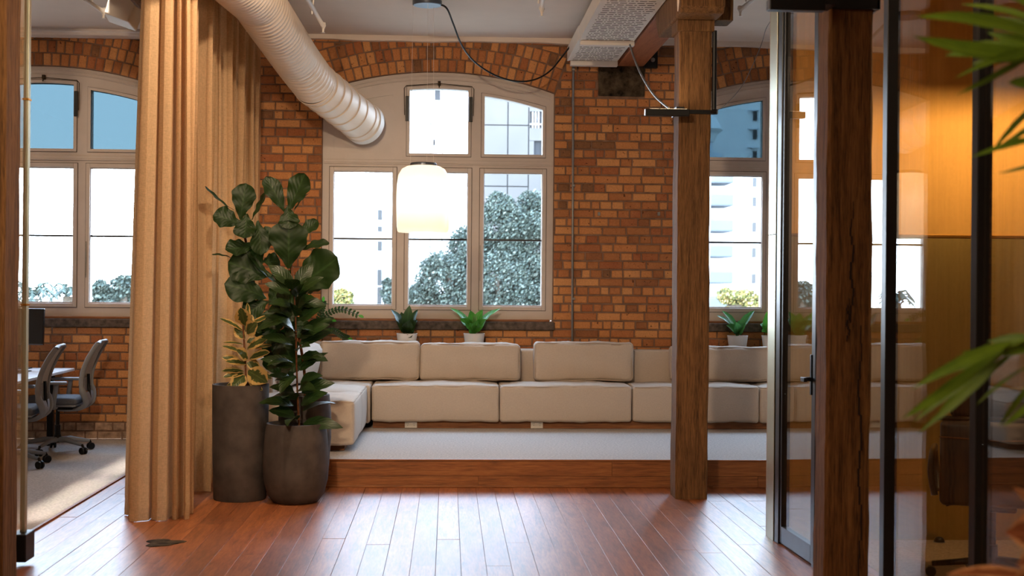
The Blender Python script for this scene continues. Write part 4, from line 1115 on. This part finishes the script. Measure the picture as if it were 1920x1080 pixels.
pot_plant('pot plant with long spreading bright green leaves below the right half of the centre window', a, 13.265,
  [(884,620,843,577,15,-.05,(.4,-.5,.8)), (886,620,861,598,18,-.10,(.3,-.8,.6)), (888,618,882,582,16,.02,(.2,-1,.2)), (890,618,905,580,15,.0,(-.3,-.9,.3)),
   (893,620,940,578,15,-.05,(-.4,-.5,.8)), (891,622,912,598,17,-.09,(-.2,-.9,.5)), (888,624,880,605,16,-.1,(.1,-1,.3)), (890,624,896,600,14,-.08,(0,-1,.3))], M['bright'], 'lance')
a, r = small_pot('plant_pot', 'white ceramic pot on the sofa back just right of the free standing post', 1383, 39, 629, 0)
pot_plant('pot plant with pointed blue green leaves just right of the free standing post', a, 13.265,
  [(1379,624,1343,591,13,-.06,(.4,-.5,.8)), (1381,622,1353,582,13,.0,(.4,-.7,.6)), (1386,622,1415,582,14,-.02,(-.4,-.7,.6)), (1380,626,1362,610,16,-.1,(.2,-.8,.6)),
   (1385,626,1399,606,16,-.1,(-.2,-.8,.6)), (1383,626,1380,604,16,-.1,(0,-1,.3)), (1383,624,1388,600,13,.02,(0,-1,.2))], M['bluegreen'], 'lance')
a, r = small_pot('plant_pot', 'white ceramic pot on the sofa back touching the edge of the brass wall', 1446, 36, 629, 0)
pot_plant('pot plant with rounded split leaves beside the edge of the brass wall', a, 13.265,
  [(1444,612,1438,584,22,-.05,(0,-1,.2)), (1440,622,1425,608,20,-.06,(.3,-.7,.7)), (1446,620,1452,590,22,.0,(-.2,-1,.2)), (1442,624,1428,622,14,-.08,(0,-.6,.8)), (1448,622,1460,604,20,-.03,(-.2,-.9,.4))], M['bright'], 'ovate', fold=.1)
a, r = small_pot('plant_pot', 'white pot on the sofa back behind the tall plants, under the arching fern stems', 590, 40, 640, 0)
zz = thing('zz_plant', 'arching plant with rows of small paired leaflets left of the centre window', 'plant', (a.x, 13.25, a.z-.02))
for pts in ([(590,640),(592,610),(612,590),(640,580),(672,591)], [(592,640),(606,625),(626,620),(642,630),(652,634)], [(588,640),(596,604),(604,580),(606,566)], [(590,640),(604,612),(616,600),(622,600)]):
    Pp = smooth_path([at(x, y, 13.22 - .02*k) for k, (x, y) in enumerate(pts)], 5)
    MB().tube(Pp, .004, 6).build('stem', M['ficus'], zz, smooth=True)
    for k in range(4, len(Pp)-1):
        tg = (Pp[k+1]-Pp[k]).normalized()
        for sg in (-1, 1):
            q = tg.cross(Vector((0, -1, 0)))*sg + tg*.6 + Vector((0, -.25, 0)); q.normalize()
            leaf(Pp[k], Pp[k] + q*.042, .024, (0, -1, .3), 'ellip', .05, .1, 0, 2, 5).build('leaf', M['ficus'], zz, smooth=True)
    leaf(Pp[-1], Pp[-1] + tg*.06, .03, (0, -1, .3), 'ellip', .05, .1, 0, 2, 5).build('leaf', M['bright'], zz, smooth=True)
# ---- foreground palm at the right edge (out of focus)
YP = 3.0
pal = thing('potted_palm', 'out of focus palm with narrow green fronds reaching in from the right edge', 'plant', (1.66, YP, 0))
MB().lathe([(.001, 0), (.15, 0), (.2, .34), (.205, .36), (.18, .36), (.17, .32)], (1.66, YP, 0), 32).build('pot', M['pot'], pal, auto=40)
MB().lathe([(.001, .33), (.175, .33)], (1.66, YP, 0), 24).build('soil', M['soil'], pal)
def frond(stem, leaves, nrm=(0, -.8, .6), sh='lance'):
    P = smooth_path(stem, 6); MB().tube(P, .006, 6).build('stalk', M['palm'], pal, smooth=True)
    for i, (bx, by, tx, ty, w, dy) in enumerate(leaves):
        leaf(at(bx, by, YP), at(tx, ty, YP + dy), w*YP/FPX, nrm, sh, .05*(-1)**i, .25, 0, 2, 8, .1*i).build('leaf', M['palm'], pal, smooth=True)
frond([(1.66, YP, .34), (1.55, YP, 1.2), (1.50, YP, 1.9), at(1985, 130, YP), at(1930, 105, YP)],
      [(1985,90,1716,31,46,-.2), (1985,108,1712,68,50,-.1), (1960,110,1770,104,40,.0), (1985,50,1830,26,26,.1), (1990,60,1800,8,24,.2), (1985,150,1890,155,40,-.1), (1960,30,1850,-30,40,.0), (1990,90,1850,60,36,.1), (1985,120,1800,86,44,.05)])
frond([(1.66, YP, .34), (1.50, YP, 1.2), at(2000, 240, YP), at(1960, 110, YP)],
      [(1950,88,1788,148,15,-.1), (1960,85,1792,178,14,.0), (1960,180,1860,284,14,.1), (1965,215,1868,278,12,.0), (1990,255,1815,297,16,-.1), (1990,290,1870,325,12,.1), (1960,110,1820,120,26,.05)])
frond([(1.66, YP, .34), (1.50, YP, 1.0), at(1990, 600, YP), at(1930, 636, YP), at(1880, 655, YP)],
      [(1900,640,1708,730,26,-.1), (1885,650,1690,786,24,-.15), (1890,655,1712,792,20,.0), (1895,660,1718,815,18,.05), (1900,665,1760,770,18,.1), (1960,650,1800,660,24,.0), (1950,700,1872,800,12,.1), (1960,735,1878,800,14,-.1), (1940,680,1830,760,10,.15), (1960,620,1770,700,22,.05), (1970,640,1850,640,26,.05)])
cro = thing('rubber_plant', 'out of focus plant with reddish brown leaves in the bottom right corner', 'plant', (1.18, 2.75, 0))
YC = 2.75
cx_ = at(1985, 1000, YC).x; cro.location.x = cx_
MB().lathe([(.001, 0), (.13, 0), (.17, .30), (.175, .32), (.155, .32), (.15, .28)], (cx_, YC, 0), 32).build('pot', M['pot'], cro, auto=40)
MB().lathe([(.001, .29), (.155, .29)], (cx_, YC, 0), 24).build('soil', M['soil'], cro)
MB().tube(smooth_path([(cx_, YC, .29), (cx_+.01, YC, .7), (cx_, YC, 1.0), at(1985, 960, YC)], 5), .008, 6).build('stem', M['bark'], cro, smooth=True)
for i, (bx, by, tx, ty, w, dy, nr) in enumerate(((1975,1000,1898,912,34,-.05,(.5,-.8,.2)), (1985,1010,1884,1000,110,-.1,(.2,-.9,.4)), (1975,1030,1905,1062,60,-.15,(.2,-.8,.6)),
        (1985,1110,1770,1078,40,-.1,(0,-.5,.9)), (1980,1060,1890,1100,60,-.1,(.1,-.8,.5)), (1990,960,1960,880,50,.0,(.2,-1,.1)), (1985,980,2040,900,60,.0,(-.2,-1,.1)), (1990,1010,2060,980,70,-.1,(-.2,-.9,.4)))):
    leaf(at(bx, by, YC), at(tx, ty, YC+dy), w*YC/FPX, nr, 'ovate', .08, .2, .02, 4, 8, .2*i, i).build('leaf', M['croton'], cro, smooth=True)
# ================================================================== OFFICE FURNITURE
def office_chair(name, lab, group):
    t = thing(name, lab, 'chair', (0, 0, 0), group)
    for k in range(5):
        a = 2*pi*k/5 + .35; c, s = cos(a), sin(a)
        MB().tube([(c*.03, s*.03, .115), (c*.12, s*.12, .118), (c*.31, s*.31, .082)], [.026, .024, .014], 8, flat=1.0).build('base_leg', M['gplastic'], t, smooth=True)
        w = MB()
        for sg in (-1, 1):
            Mw = Matrix.Translation((c*.325 - s*.018*sg, s*.325 + c*.018*sg, .032)) @ Matrix.Rotation(a, 4, 'Z') @ Matrix.Rotation(pi/2, 4, 'X')
            w.lathe([(.001, -.010), (.028, -.010), (.032, -.006), (.032, .006), (.028, .010), (.001, .010)], (0, 0, 0), 18, Mw)
        w.tube([(c*.31, s*.31, .088), (c*.325, s*.325, .062), (c*.325, s*.325, .03)], .012, 8)
        stuff(w.build('caster', M['black'], t, auto=40)) if False else w.build('caster', M['black'], t, auto=40)
    MB().lathe([(.001, .09), (.034, .09), (.032, .16), (.026, .165), (.026, .25), (.018, .25), (.018, .41), (.001, .41)], (0, 0, 0), 20).build('gas_lift', M['black'], t, auto=40)
    MB().cbox(-.11, .11, -.16, .12, .395, .435, .014).build('tilt_mechanism', M['black'], t)
    MB().cbox(-.225, .225, -.21, .25, .432, .452, .010).build('seat_pan', M['gplastic'], t)
    cushion(MB(), -.235, .235, -.22, .27, .448, .51, .028, (0, 0, 0, .01, 0, .012), (8, 8, 4), .001, 5).build('seat', M['gseat'], t, smooth=True)
    pr = [(-.02, .400), (-.12, .398), (-.22, .410), (-.28, .455), (-.282, .52), (-.258, .60), (-.255, .68), (-.275, .78), (-.315, .88), (-.36, .96), (-.395, 1.01)]
    prs = smooth_path([(0, y, z) for y, z in pr], 4)
    def xw(z): return .07 + .145*min(1, max(0, (z-.40)/.16))**.7 if z < .56 else .215 - .03*max(0, (z-.85)/.15)
    for sg in (-1, 1):
        MB().tube([(sg*xw(p.z), p.y, p.z) for p in prs], [.020 if p.z < .6 else .015 for p in prs], 10, flat=1.5).build('back_upright', M['gplastic'], t, smooth=True)
    top = prs[-1]; MB().tube([(-.185, top.y, top.z-.004), (-.12, top.y-.006, top.z+.012), (.12, top.y-.006, top.z+.012), (.185, top.y, top.z-.004)], .015, 10, flat=1.4).build('top_rail', M['gplastic'], t, smooth=True)
    def sheet(z0, z1, th, name, mat, curve):
        pp = [p for p in prs if z0 <= p.z <= z1 and p.y < -.2]; m = MB(); vs = []; fs = []; nx = 8; L = len(pp)
        for side in (0, th):
            for p in pp:
                for i in range(nx+1):
                    u = -1+2*i/nx; vs.append((u*xw(p.z), p.y - curve*(1-u*u) + side, p.z))
        o = L*(nx+1)
        for j in range(L-1):
            for i in range(nx):
                q = (j*(nx+1)+i, j*(nx+1)+i+1, (j+1)*(nx+1)+i+1, (j+1)*(nx+1)+i); fs += [q, tuple(reversed([k+o for k in q]))]
        m.add(vs, fs); m.build(name, mat, t, smooth=True)
    sheet(.60, 1.01, .006, 'back_mesh', M['gmesh'], -.02)
    sheet(.40, .56, .016, 'back_shell', M['gplastic'], .012)
    MB().cbox(-.10, .10, -.262, -.232, .56, .70, .012).build('lumbar_support', M['gplastic'], t)
    MB().tube([(0, -.285, .50), (0, -.275, .62), (0, -.272, .72)], .014, 8).build('spine', M['black'], t, smooth=True)
    for sg in (-1, 1):
        MB().tube(smooth_path([(sg*.16, -.02, .425), (sg*.255, -.02, .43), (sg*.275, -.03, .50), (sg*.275, -.05, .64)], 5), .016, 8, flat=1.3).build('arm_post', M['gplastic'], t, smooth=True)
        MB().cbox(sg*.275-.038, sg*.275+.038, -.14, .12, .64, .668, .012).build('arm_pad', M['gplastic'], t)
    return t
ch = office_chair('office_chair', 'grey mesh office chair nearer the curtain, its whole back in view', 'office chairs at the white desk')
p = at(112, 838, 12.62); ch.location = (-3.575, 12.45, .012); ch.rotation_euler = (0, 0, radians(93))
c2 = copy_tree(ch); c2['label'] = 'grey mesh office chair nearer the camera, its base cut off by the door edge'
c2.location = (-3.69, 11.5, .012); c2.rotation_euler = (0, 0, radians(96))
dk = thing('office_desk', 'long white desk top with a dark metal leg behind the grey office chairs', 'desk', (-4.3, 12, .012))
MB().cbox(-5.2, -3.60, 11.1, 13.1, .715, .742, .006).build('desk_top', M['desk'], dk)
for x, y in ((-3.78, 12.93), (-5.1, 12.93), (-5.1, 11.3), (-4.35, 11.3)):
    MB().cbox(x-.03, x+.03, y-.03, y+.03, .012, .716, .006).build('leg', M['black'], dk)
MB().cbox(-5.1, -3.75, 12.9, 12.96, .64, .70, .004).build('frame_rail', M['black'], dk)
mo = thing('monitor', 'black computer monitor on the white desk beside the left door edge', 'monitor', (-4.2, 13.0, .742))
mr = at(82, 610, 12.85)
Mm = Matrix.Translation((mr.x-.27, 12.9, 1.145)) @ Matrix.Rotation(radians(-10), 4, 'Z') @ Matrix.Rotation(radians(-3), 4, 'X')
mo.location = (mr.x-.27, 12.9, .742)
def mbx(*a): return MB().box(*a, Mm)
mbx(-.275, .275, -.01, .02, -.17, .175).build('casing', M['screen'], mo, bevel=.004)
mbx(-.268, .268, -.0115, -.009, -.158, .168).build('screen', M['screen'], mo)
mbx(-.275, .275, -.012, -.0095, -.171, -.160).build('bezel', M['rail'], mo)
MB().box(mr.x-.30, mr.x-.24, 12.93, 12.95, .75, 1.15).build('stand', M['black'], mo, bevel=.003)
MB().cbox(mr.x-.38, mr.x-.16, 12.82, 13.04, .742, .752, .003).build('stand_foot', M['black'], mo)
lp = at(72, 689, 12.5); o = thing('laptop', 'closed dark laptop lying on the white desk', 'laptop', (-3.95, 12.3, .742))
MB().cbox(-4.12, -3.86, 12.25, 12.6, .743, .752, .003).build('lid', M['screen'], o); MB().cbox(-4.12, -3.86, 12.25, 12.6, .7425, .746, .001).build('base', M['steel'], o)
# ---- leather chair in the meeting room
mc = thing('leather_chair', 'brown leather swivel armchair behind the glass partition, seen from behind', 'chair', (0, 0, 0))
mcx, mcy = 0.0, 0.0
for k in range(5):
    a = 2*pi*k/5 + 1.9; c, s = cos(a), sin(a)
    MB().tube([(mcx+c*.03, mcy+s*.03, .115), (mcx+c*.31, mcy+s*.31, .075)], [.022, .015], 8).build('base_leg', M['black'], mc, smooth=True)
    MB().tube([(mcx+c*.315-s*.02, mcy+s*.315+c*.02, .034), (mcx+c*.315+s*.02, mcy+s*.315-c*.02, .034)], .028, 14).build('caster', M['black'], mc, auto=40)
MB().lathe([(.001, .09), (.032, .09), (.03, .2), (.02, .2), (.02, .40), (.001, .40)], (mcx, mcy, 0), 18).build('gas_lift', M['black'], mc, auto=40)
MB().cbox(mcx-.12, mcx+.12, mcy-.12, mcy+.14, .39, .44, .012).build('tilt_mechanism', M['black'], mc)
MB().tube([(mcx-.08, mcy-.05, .43), (mcx-.2, mcy-.1, .425), (mcx-.24, mcy-.11, .42)], [.006, .006, .012], 8).build('tilt_lever', M['black'], mc)
cushion(MB(), mcx-.26, mcx+.26, mcy-.16, mcy+.34, .44, .53, .035, (0, 0, 0, .01, 0, .015), (8, 8, 4), .002, 3).build('seat', M['leather'], mc, smooth=True)
cushion(MB(), mcx-.275, mcx+.275, mcy-.24, mcy-.165, .435, .885, .03, (0, 0, .025, 0, 0, 0), (8, 4, 10), .002, 4).build('backrest', M['leather'], mc, smooth=True)
MB().tube([(mcx-.295, mcy-.21, .895), (mcx+.295, mcy-.21, .895)], .013, 10).build('back_rail', M['leather'], mc, smooth=True)
MB().tube([(mcx-.28, mcy-.265, .80), (mcx, mcy-.275, .79), (mcx+.28, mcy-.265, .80)], .003, 6).build('seam', M['bark'], mc, smooth=True)
cushion(MB(), mcx-.225, mcx+.225, mcy-.20, mcy-.14, .90, 1.075, .055, (0, 0, .012, 0, 0, 0), (6, 3, 5), .002, 6).build('headrest', M['leather'], mc, smooth=True)
for sg in (-1, 1):
    X = mcx + sg*.30
    MB().tube(smooth_path([(X, mcy-.20, .48), (X+sg*.02, mcy-.19, .60), (X+sg*.012, mcy-.16, .70), (X, mcy+.02, .71), (X, mcy+.12, .69), (X-sg*.01, mcy+.14, .58), (X-sg*.02, mcy+.08, .47)], 5), .018, 10, flat=1.2).build('arm_loop', M['leather'], mc, smooth=True)
mc.location = (2.96, 7.1, .006); mc.rotation_euler = (0, 0, radians(-20))
ds = at(1760, 1012, 8.2); o = thing('door_stop', 'small black dome door stop on the floor before the brass wall', 'door stop', (ds.x, 8.19, .006))
MB().lathe([(.032, .006), (.032, .016), (.026, .030), (.014, .038), (.001, .040)], (ds.x, 8.19, 0), 20).build('dome', M['black'], o, smooth=True)
MB().lathe([(.001, .006), (.036, .006), (.036, .010), (.001, .010)], (ds.x, 8.19, 0), 20).build('base_ring', M['steel'], o)
# ---- meeting room pendant (just outside the frame) that lights the brass
ml = thing('meeting_pendant', 'brass bowl pendant lamp over the meeting table behind the glass', 'lamp', (3.75, 6.75, 2.86))
MB().lathe([(.30, 2.86), (.29, 2.94), (.22, 3.04), (.08, 3.11), (.03, 3.14), (.028, 3.135), (.075, 3.102), (.215, 3.03), (.283, 2.94), (.293, 2.86)], (3.75, 6.75, 0), 36).build('shade', M['brass_low'], ml, smooth=True)
MB().tube([(3.75, 6.75, 3.13), (3.75, 6.75, CEIL)], .004, 6).build('flex', M['black'], ml)
lamp('meeting_bulb', 'POINT', (3.75, 6.75, 2.885), 85, (1, .68, .36), .03)
# ================================================================== OUTSIDE
GZ = -7.0
struct(MB().box(-160, 160, 14.5, 260, GZ-.2, GZ).build('ground', simple('ground_outside', lin(120,118,108), .9, 0, .1, .2, 0)))
def canopy(name, stops):
    t = NT(name); r = t.n('NewGeometry').outputs['Random Per Island']
    return t.done(t.pbsdf(t.ramp(r, stops), .7, 0, None, .3))
M['canopy'] = canopy('tree_canopy', [(0, lin(26,34,28)), (.6, lin(52,62,54)), (.85, lin(76,84,74)), (1, lin(104,108,98))]); M['canopy_light'] = canopy('tree_canopy_sunny', [(0, lin(50,56,30)), (.5, lin(104,104,52)), (.8, lin(150,130,76)), (1, lin(190,170,120))])  # paler stops stand in for sunlit leaves
M['trunk'] = simple('tree_trunk', lin(86,74,62), .9, 0, .2, 6, .2)
M['facade'] = simple('facade_panel', lin(86,82,79), .8, 0, .04, .6, 0, .2); M['facade_white'] = simple('facade_white', lin(225,225,226), .8, 0, .03, .6, 0, .2)
M['joint'] = simple('facade_joint', lin(44,44,46), .9, 0, .05, 2, 0); M['dark_glass'] = simple('far_window', lin(15,20,25), .3, 0, .1, 2, 0)
M['far_blue'] = simple('far_concrete', lin(190,196,204), .8, 0, .05, .6, 0, .2)
def tree(name, lab, blobs, nq, size, mat, trunk, seed, group=None):
    rg = random.Random(seed); bx, by = trunk
    t = thing(name, lab, 'tree', (bx, by, GZ), group)
    m = MB(); vs = []; fs = []
    tot = sum(b[3]*b[4] for b in blobs)
    clumps = [(x, y, z, rx*.84, rz*.84) for (x, y, z, rx, rz) in blobs]
    for (x, y, z, rx, rz) in blobs:
        for _ in range(12):
            d = Vector((rg.gauss(0, 1), rg.gauss(0, 1), rg.gauss(0, 1))).normalized()*rg.uniform(.5, .88)
            q = rg.uniform(.30, .5); clumps.append((x + d.x*rx, y + d.y*rx, z + d.z*rz, rx*q, rz*q*.8))
    tot = sum(b[3]*b[4] for b in clumps)
    for (x, y, z, rx, rz) in clumps:
        for _ in range(int(nq*rx*rz/tot)):
            d = Vector((rg.gauss(0, 1), rg.gauss(0, 1), rg.gauss(0, 1))).normalized()*rg.uniform(.62, 1.04)
            p = Vector((x + d.x*rx, y + d.y*rx, z + d.z*rz))
            a = Vector((rg.gauss(0, 1), rg.gauss(0, 1), rg.gauss(0, 1))).normalized(); b = a.orthogonal().normalized()
            s = size*rg.uniform(.6, 1.4); c = a.cross(b)
            i = len(vs); vs += [p - b*s, p + c*s*.55, p + b*s, p - c*s*.55]; fs.append((i, i+1, i+2, i+3))
    m.add(vs, fs); stuff(m.build('foliage', mat, t))
    z0 = min(b[2] for b in blobs)
    MB().tube(smooth_path([(bx, by, GZ), (bx+.1, by, (GZ+z0)/2), (bx, by, z0+.3)], 4), .28, 8).build('trunk', M['trunk'], t, smooth=True)
    for (x, y, z, rx, rz) in blobs[:5]:
        MB().tube(smooth_path([(bx, by, z0-.6), ((bx+x)/2+.1, (by+y)/2, (z0+z)/2), (x, y, z+.3*rz)], 4), .07, 6).build('branch', M['trunk'], t, smooth=True)
    return t
def P2(px, py, Y): return at(px, py, Y)
def blob(px, py, Y, rpx, rpy): a = at(px, py, Y); return (a.x, Y, a.z, rpx*Y/FPX, rpy*Y/FPX)
b = [blob(945, 430, 40, 66, 70), blob(1010, 440, 41, 66, 80), blob(880, 470, 40, 52, 62), blob(830, 530, 39, 62, 70), blob(930, 540, 39, 80, 80), blob(1010, 550, 40, 70, 80), blob(770, 570, 39, 46, 46), blob(935, 390, 40, 34, 36), blob(870, 600, 39, 90, 60), blob(980, 640, 39, 90, 70)]
tree('broad_tree', 'big broad grey green tree filling the lower centre window panes', b, 150000, .045, M['canopy'], (at(930, 600, 40).x, 40), 2)
b = [blob(640, 560, 34, 24, 24), blob(618, 575, 34, 26, 30), blob(650, 590, 34, 26, 20)]
tree('small_tree', 'small yellowish tree at the lower left corner of the centre window', b, 6000, .05, M['canopy_light'], (at(630, 600, 34).x, 34), 3)
b = [blob(190, 545, 45, 22, 22), blob(225, 540, 45, 26, 26), blob(255, 548, 46, 24, 30), blob(205, 570, 45, 40, 20)]
tree('street_tree', 'dark bushy tree low in the right panes of the left window', b, 12000, .06, M['canopy'], (at(222, 580, 45).x, 45), 4)
b = [blob(1385, 560, 40, 30, 20), blob(1360, 555, 40, 20, 18), blob(1405, 570, 40, 30, 20), blob(1380, 590, 40, 40, 20)]
tree('garden_tree', 'sunny mixed shrub tree low in the right window beside the white balconies', b, 10000, .055, M['canopy_light'], (at(1380, 590, 40).x, 40), 5)
b = [blob(728, 545, 60, 14, 26), blob(736, 560, 60, 16, 22)]
tree('street_tree', 'narrow grey green tree behind the lower left mullion of the centre window', b, 2500, .10, M['canopy'], (at(732, 570, 60).x, 60), 6)
def palm(px, py, Y, rpx, lab, seed):
    rg = random.Random(seed); a = at(px, py, Y)
    t = thing('palm_tree', lab, 'palm', (a.x, Y, GZ), 'palms outside the left window')
    MB().tube([(a.x, Y, GZ), (a.x, Y, a.z)], [.2, .14], 8).build('trunk', M['trunk'], t, smooth=True)
    R = rpx*Y/FPX
    for k in range(16):
        an = 2*pi*k/16 + rg.uniform(-.1, .1); up = rg.uniform(.0, 1.0)
        P = [a, a + Vector((cos(an)*R*.5, sin(an)*R*.5, R*(.25+.45*up))), a + Vector((cos(an)*R, sin(an)*R, R*(.6*up-.15)))]
        P = smooth_path(P, 5); f = MB()
        f.tube(P, .02, 4)
        for i in range(2, len(P)):
            tg = (P[i]-P[i-1]).normalized(); sd = tg.cross(Vector((0, 0, 1)))
            if sd.length < .01: continue
            sd.normalize()
            for sg in (-1, 1):
                q = P[i] + (sd*sg*.8 + tg*.7 + Vector((0, 0, -.35)))*R*.30
                f.add([P[i] - tg*.03, P[i] + tg*.05, q], [(0, 1, 2)])
        f.build('frond', M['canopy'], t)
palm(60, 560, 30, 46, 'palm tree crown at the foot of the left window beside the door edge', 1)
palm(128, 556, 34, 34, 'palm tree crown just left of the mullion of the left window', 2)
# pole
pp = at(245, 540, 50); o = thing('street_pole', 'thin pale pole in front of the dark tree in the left window', 'pole', (pp.x, 50, GZ))
MB().tube([(pp.x, 50, GZ), (pp.x, 50, at(245, 515, 50).z)], .07, 8).build('shaft', M['facade_white'], o, smooth=True)
# tower behind the centre window: concrete panels with open joints
YT = 75.0
def tx(px): return at(px, 400, YT).x
def tz(py): return at(830, py, YT).z
tw = thing('office_tower', 'pale concrete office tower filling the view through the centre window', 'building', (tx(900), YT+6, GZ))
MB().box(tx(723), tx(1150), YT+.15, YT+12, GZ, tz(-150)).build('core', M['joint'], tw)
xs_ = [723, 762, 807, 829, 905, 951, 990, 1020, 1070, 1150]; ys_ = [-150, -60, 30, 118, 233, 348, 463, 578, 700]
for i in range(len(xs_)-1):
    for j in range(len(ys_)-1):
        if xs_[i] in (807, 990): continue
        MB().box(tx(xs_[i])+.03, tx(xs_[i+1])-.03, YT, YT+.3, tz(ys_[j+1])+.03, tz(ys_[j])-.03).build('facade_panel', M['facade_white'] if xs_[i] < 900 else M['facade'], tw)
for (wx0, wx1, a0, a1) in ((807, 829, -60, 30),):
    pass
for (wx0, wx1, wins, mat) in ((807, 829, ((165, 188, 813, 824), (208, 216, 813, 815), (262, 273, 811, 815)), 'facade_white'), (990, 1020, ((207, 237, 992, 1014), (262, 288, 1000, 1014)), 'facade')):
    yy = [-150] + [v for w in wins for v in w[:2]] + [700]
    for k in range(0, len(yy), 2):
        MB().box(tx(wx0)+.03, tx(wx1)-.03, YT, YT+.3, tz(yy[k+1])+.02, tz(yy[k])-.02).build('facade_panel', M[mat], tw)
    for (a0, a1, x0, x1) in wins:
        MB().box(tx(x0), tx(x1), YT+.18, YT+.24, tz(a1), tz(a0)).build('window', M['dark_glass'], tw)
        if wx0 < x0-.5: MB().box(tx(wx0)+.03, tx(x0), YT, YT+.3, tz(a1), tz(a0)).build('facade_panel', M[mat], tw)
        MB().box(tx(x1), tx(wx1)-.03, YT, YT+.3, tz(a1), tz(a0)).build('facade_panel', M[mat], tw)
        if x1-x0 > 18:
            for k in range(1, 4): MB().box(tx(x0 + (x1-x0)*k/4)-.03, tx(x0+(x1-x0)*k/4)+.03, YT+.05, YT+.2, tz(a1), tz(a0)).build('mullion', M['facade_white'], tw)
            MB().box(tx(x0), tx(x1), YT+.05, YT+.2, tz(a0+24), tz(a0+22)).build('mullion', M['facade_white'], tw)
# narrow tower at the left pane: a column of windows
YN = 95.0
n1 = thing('narrow_tower', 'slim pale tower with one column of windows in the left pane of the centre window', 'building', (at(700, 400, YN).x, YN, GZ))
nx = lambda px: at(px, 400, YN).x; nz = lambda py: at(700, py, YN).z
MB().box(nx(600), nx(722), YN+.3, YN+8, GZ, nz(330)).build('wall', M['facade_white'], n1)
for (a0, a1) in ((393, 412), (424, 434), (452, 470), (505, 535), (538, 570)):
    MB().box(nx(708), nx(716), YN+.2, YN+.4, nz(a1), nz(a0)).build('window', M['dark_glass'], n1)
# apartment tower at the right window
YR = 62.0
M['balcony'] = simple('shade_toned_concrete', lin(88,92,98), .8, 0, .04, .6, 0, .2); M['recess'] = simple('shade_toned_recess', lin(44,54,66), .8, 0, .04, .6, 0, .2)  # shading of slabs and recess is put into these grey-blue colours
rx = lambda px: at(px, 400, YR).x; rz = lambda py: at(1380, py, YR).z
ap = thing('apartment_tower', 'white apartment tower with stacked balconies seen through the right window', 'building', (rx(1380), YR, GZ))
MB().box(rx(1334), rx(1440), YR+.4, YR+9, GZ, rz(140)).build('wall', M['facade_white'], ap)
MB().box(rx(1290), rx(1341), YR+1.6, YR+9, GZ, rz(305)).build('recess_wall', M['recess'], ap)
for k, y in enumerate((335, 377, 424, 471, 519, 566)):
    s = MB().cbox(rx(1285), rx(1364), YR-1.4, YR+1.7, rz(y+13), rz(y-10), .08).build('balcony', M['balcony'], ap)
for y in (340, 377, 425, 473, 522, 560, 290, 250, 215):
    MB().box(rx(1414), rx(1421), YR+.3, YR+.5, rz(y+9), rz(y-9)).build('window', M['dark_glass'], ap)
for y in (205, 240, 275): MB().box(rx(1404), rx(1424), YR+.25, YR+.42, rz(y+1), rz(y-1)).build('ledge', M['far_blue'], ap)
YQ = 48.0
qx = lambda px: at(px, 260, YQ).x; qz = lambda py: at(1345, py, YQ).z
hd = thing('concrete_turret', 'faceted concrete turret roof in the blue upper pane of the right window', 'building', (qx(1335), YQ+1, GZ))
xc = qx(1325)
MB().lathe([(.001, qz(208)), (qx(1352)-xc, qz(214)), (qx(1367)-xc, qz(238)), (qx(1356)-xc, qz(246)), (qx(1349)-xc, qz(262))], (xc, YQ+1, 0), 8).build('cap', M['facade_white'], hd)
MB().lathe([(qx(1347)-xc, qz(262)), (qx(1347)-xc, qz(280)), (qx(1365)-xc, qz(284)), (qx(1368)-xc, qz(296)), (qx(1344)-xc, qz(300)), (qx(1340)-xc, GZ)], (xc, YQ+1, 0), 8).build('shaft', M['far_blue'], hd)
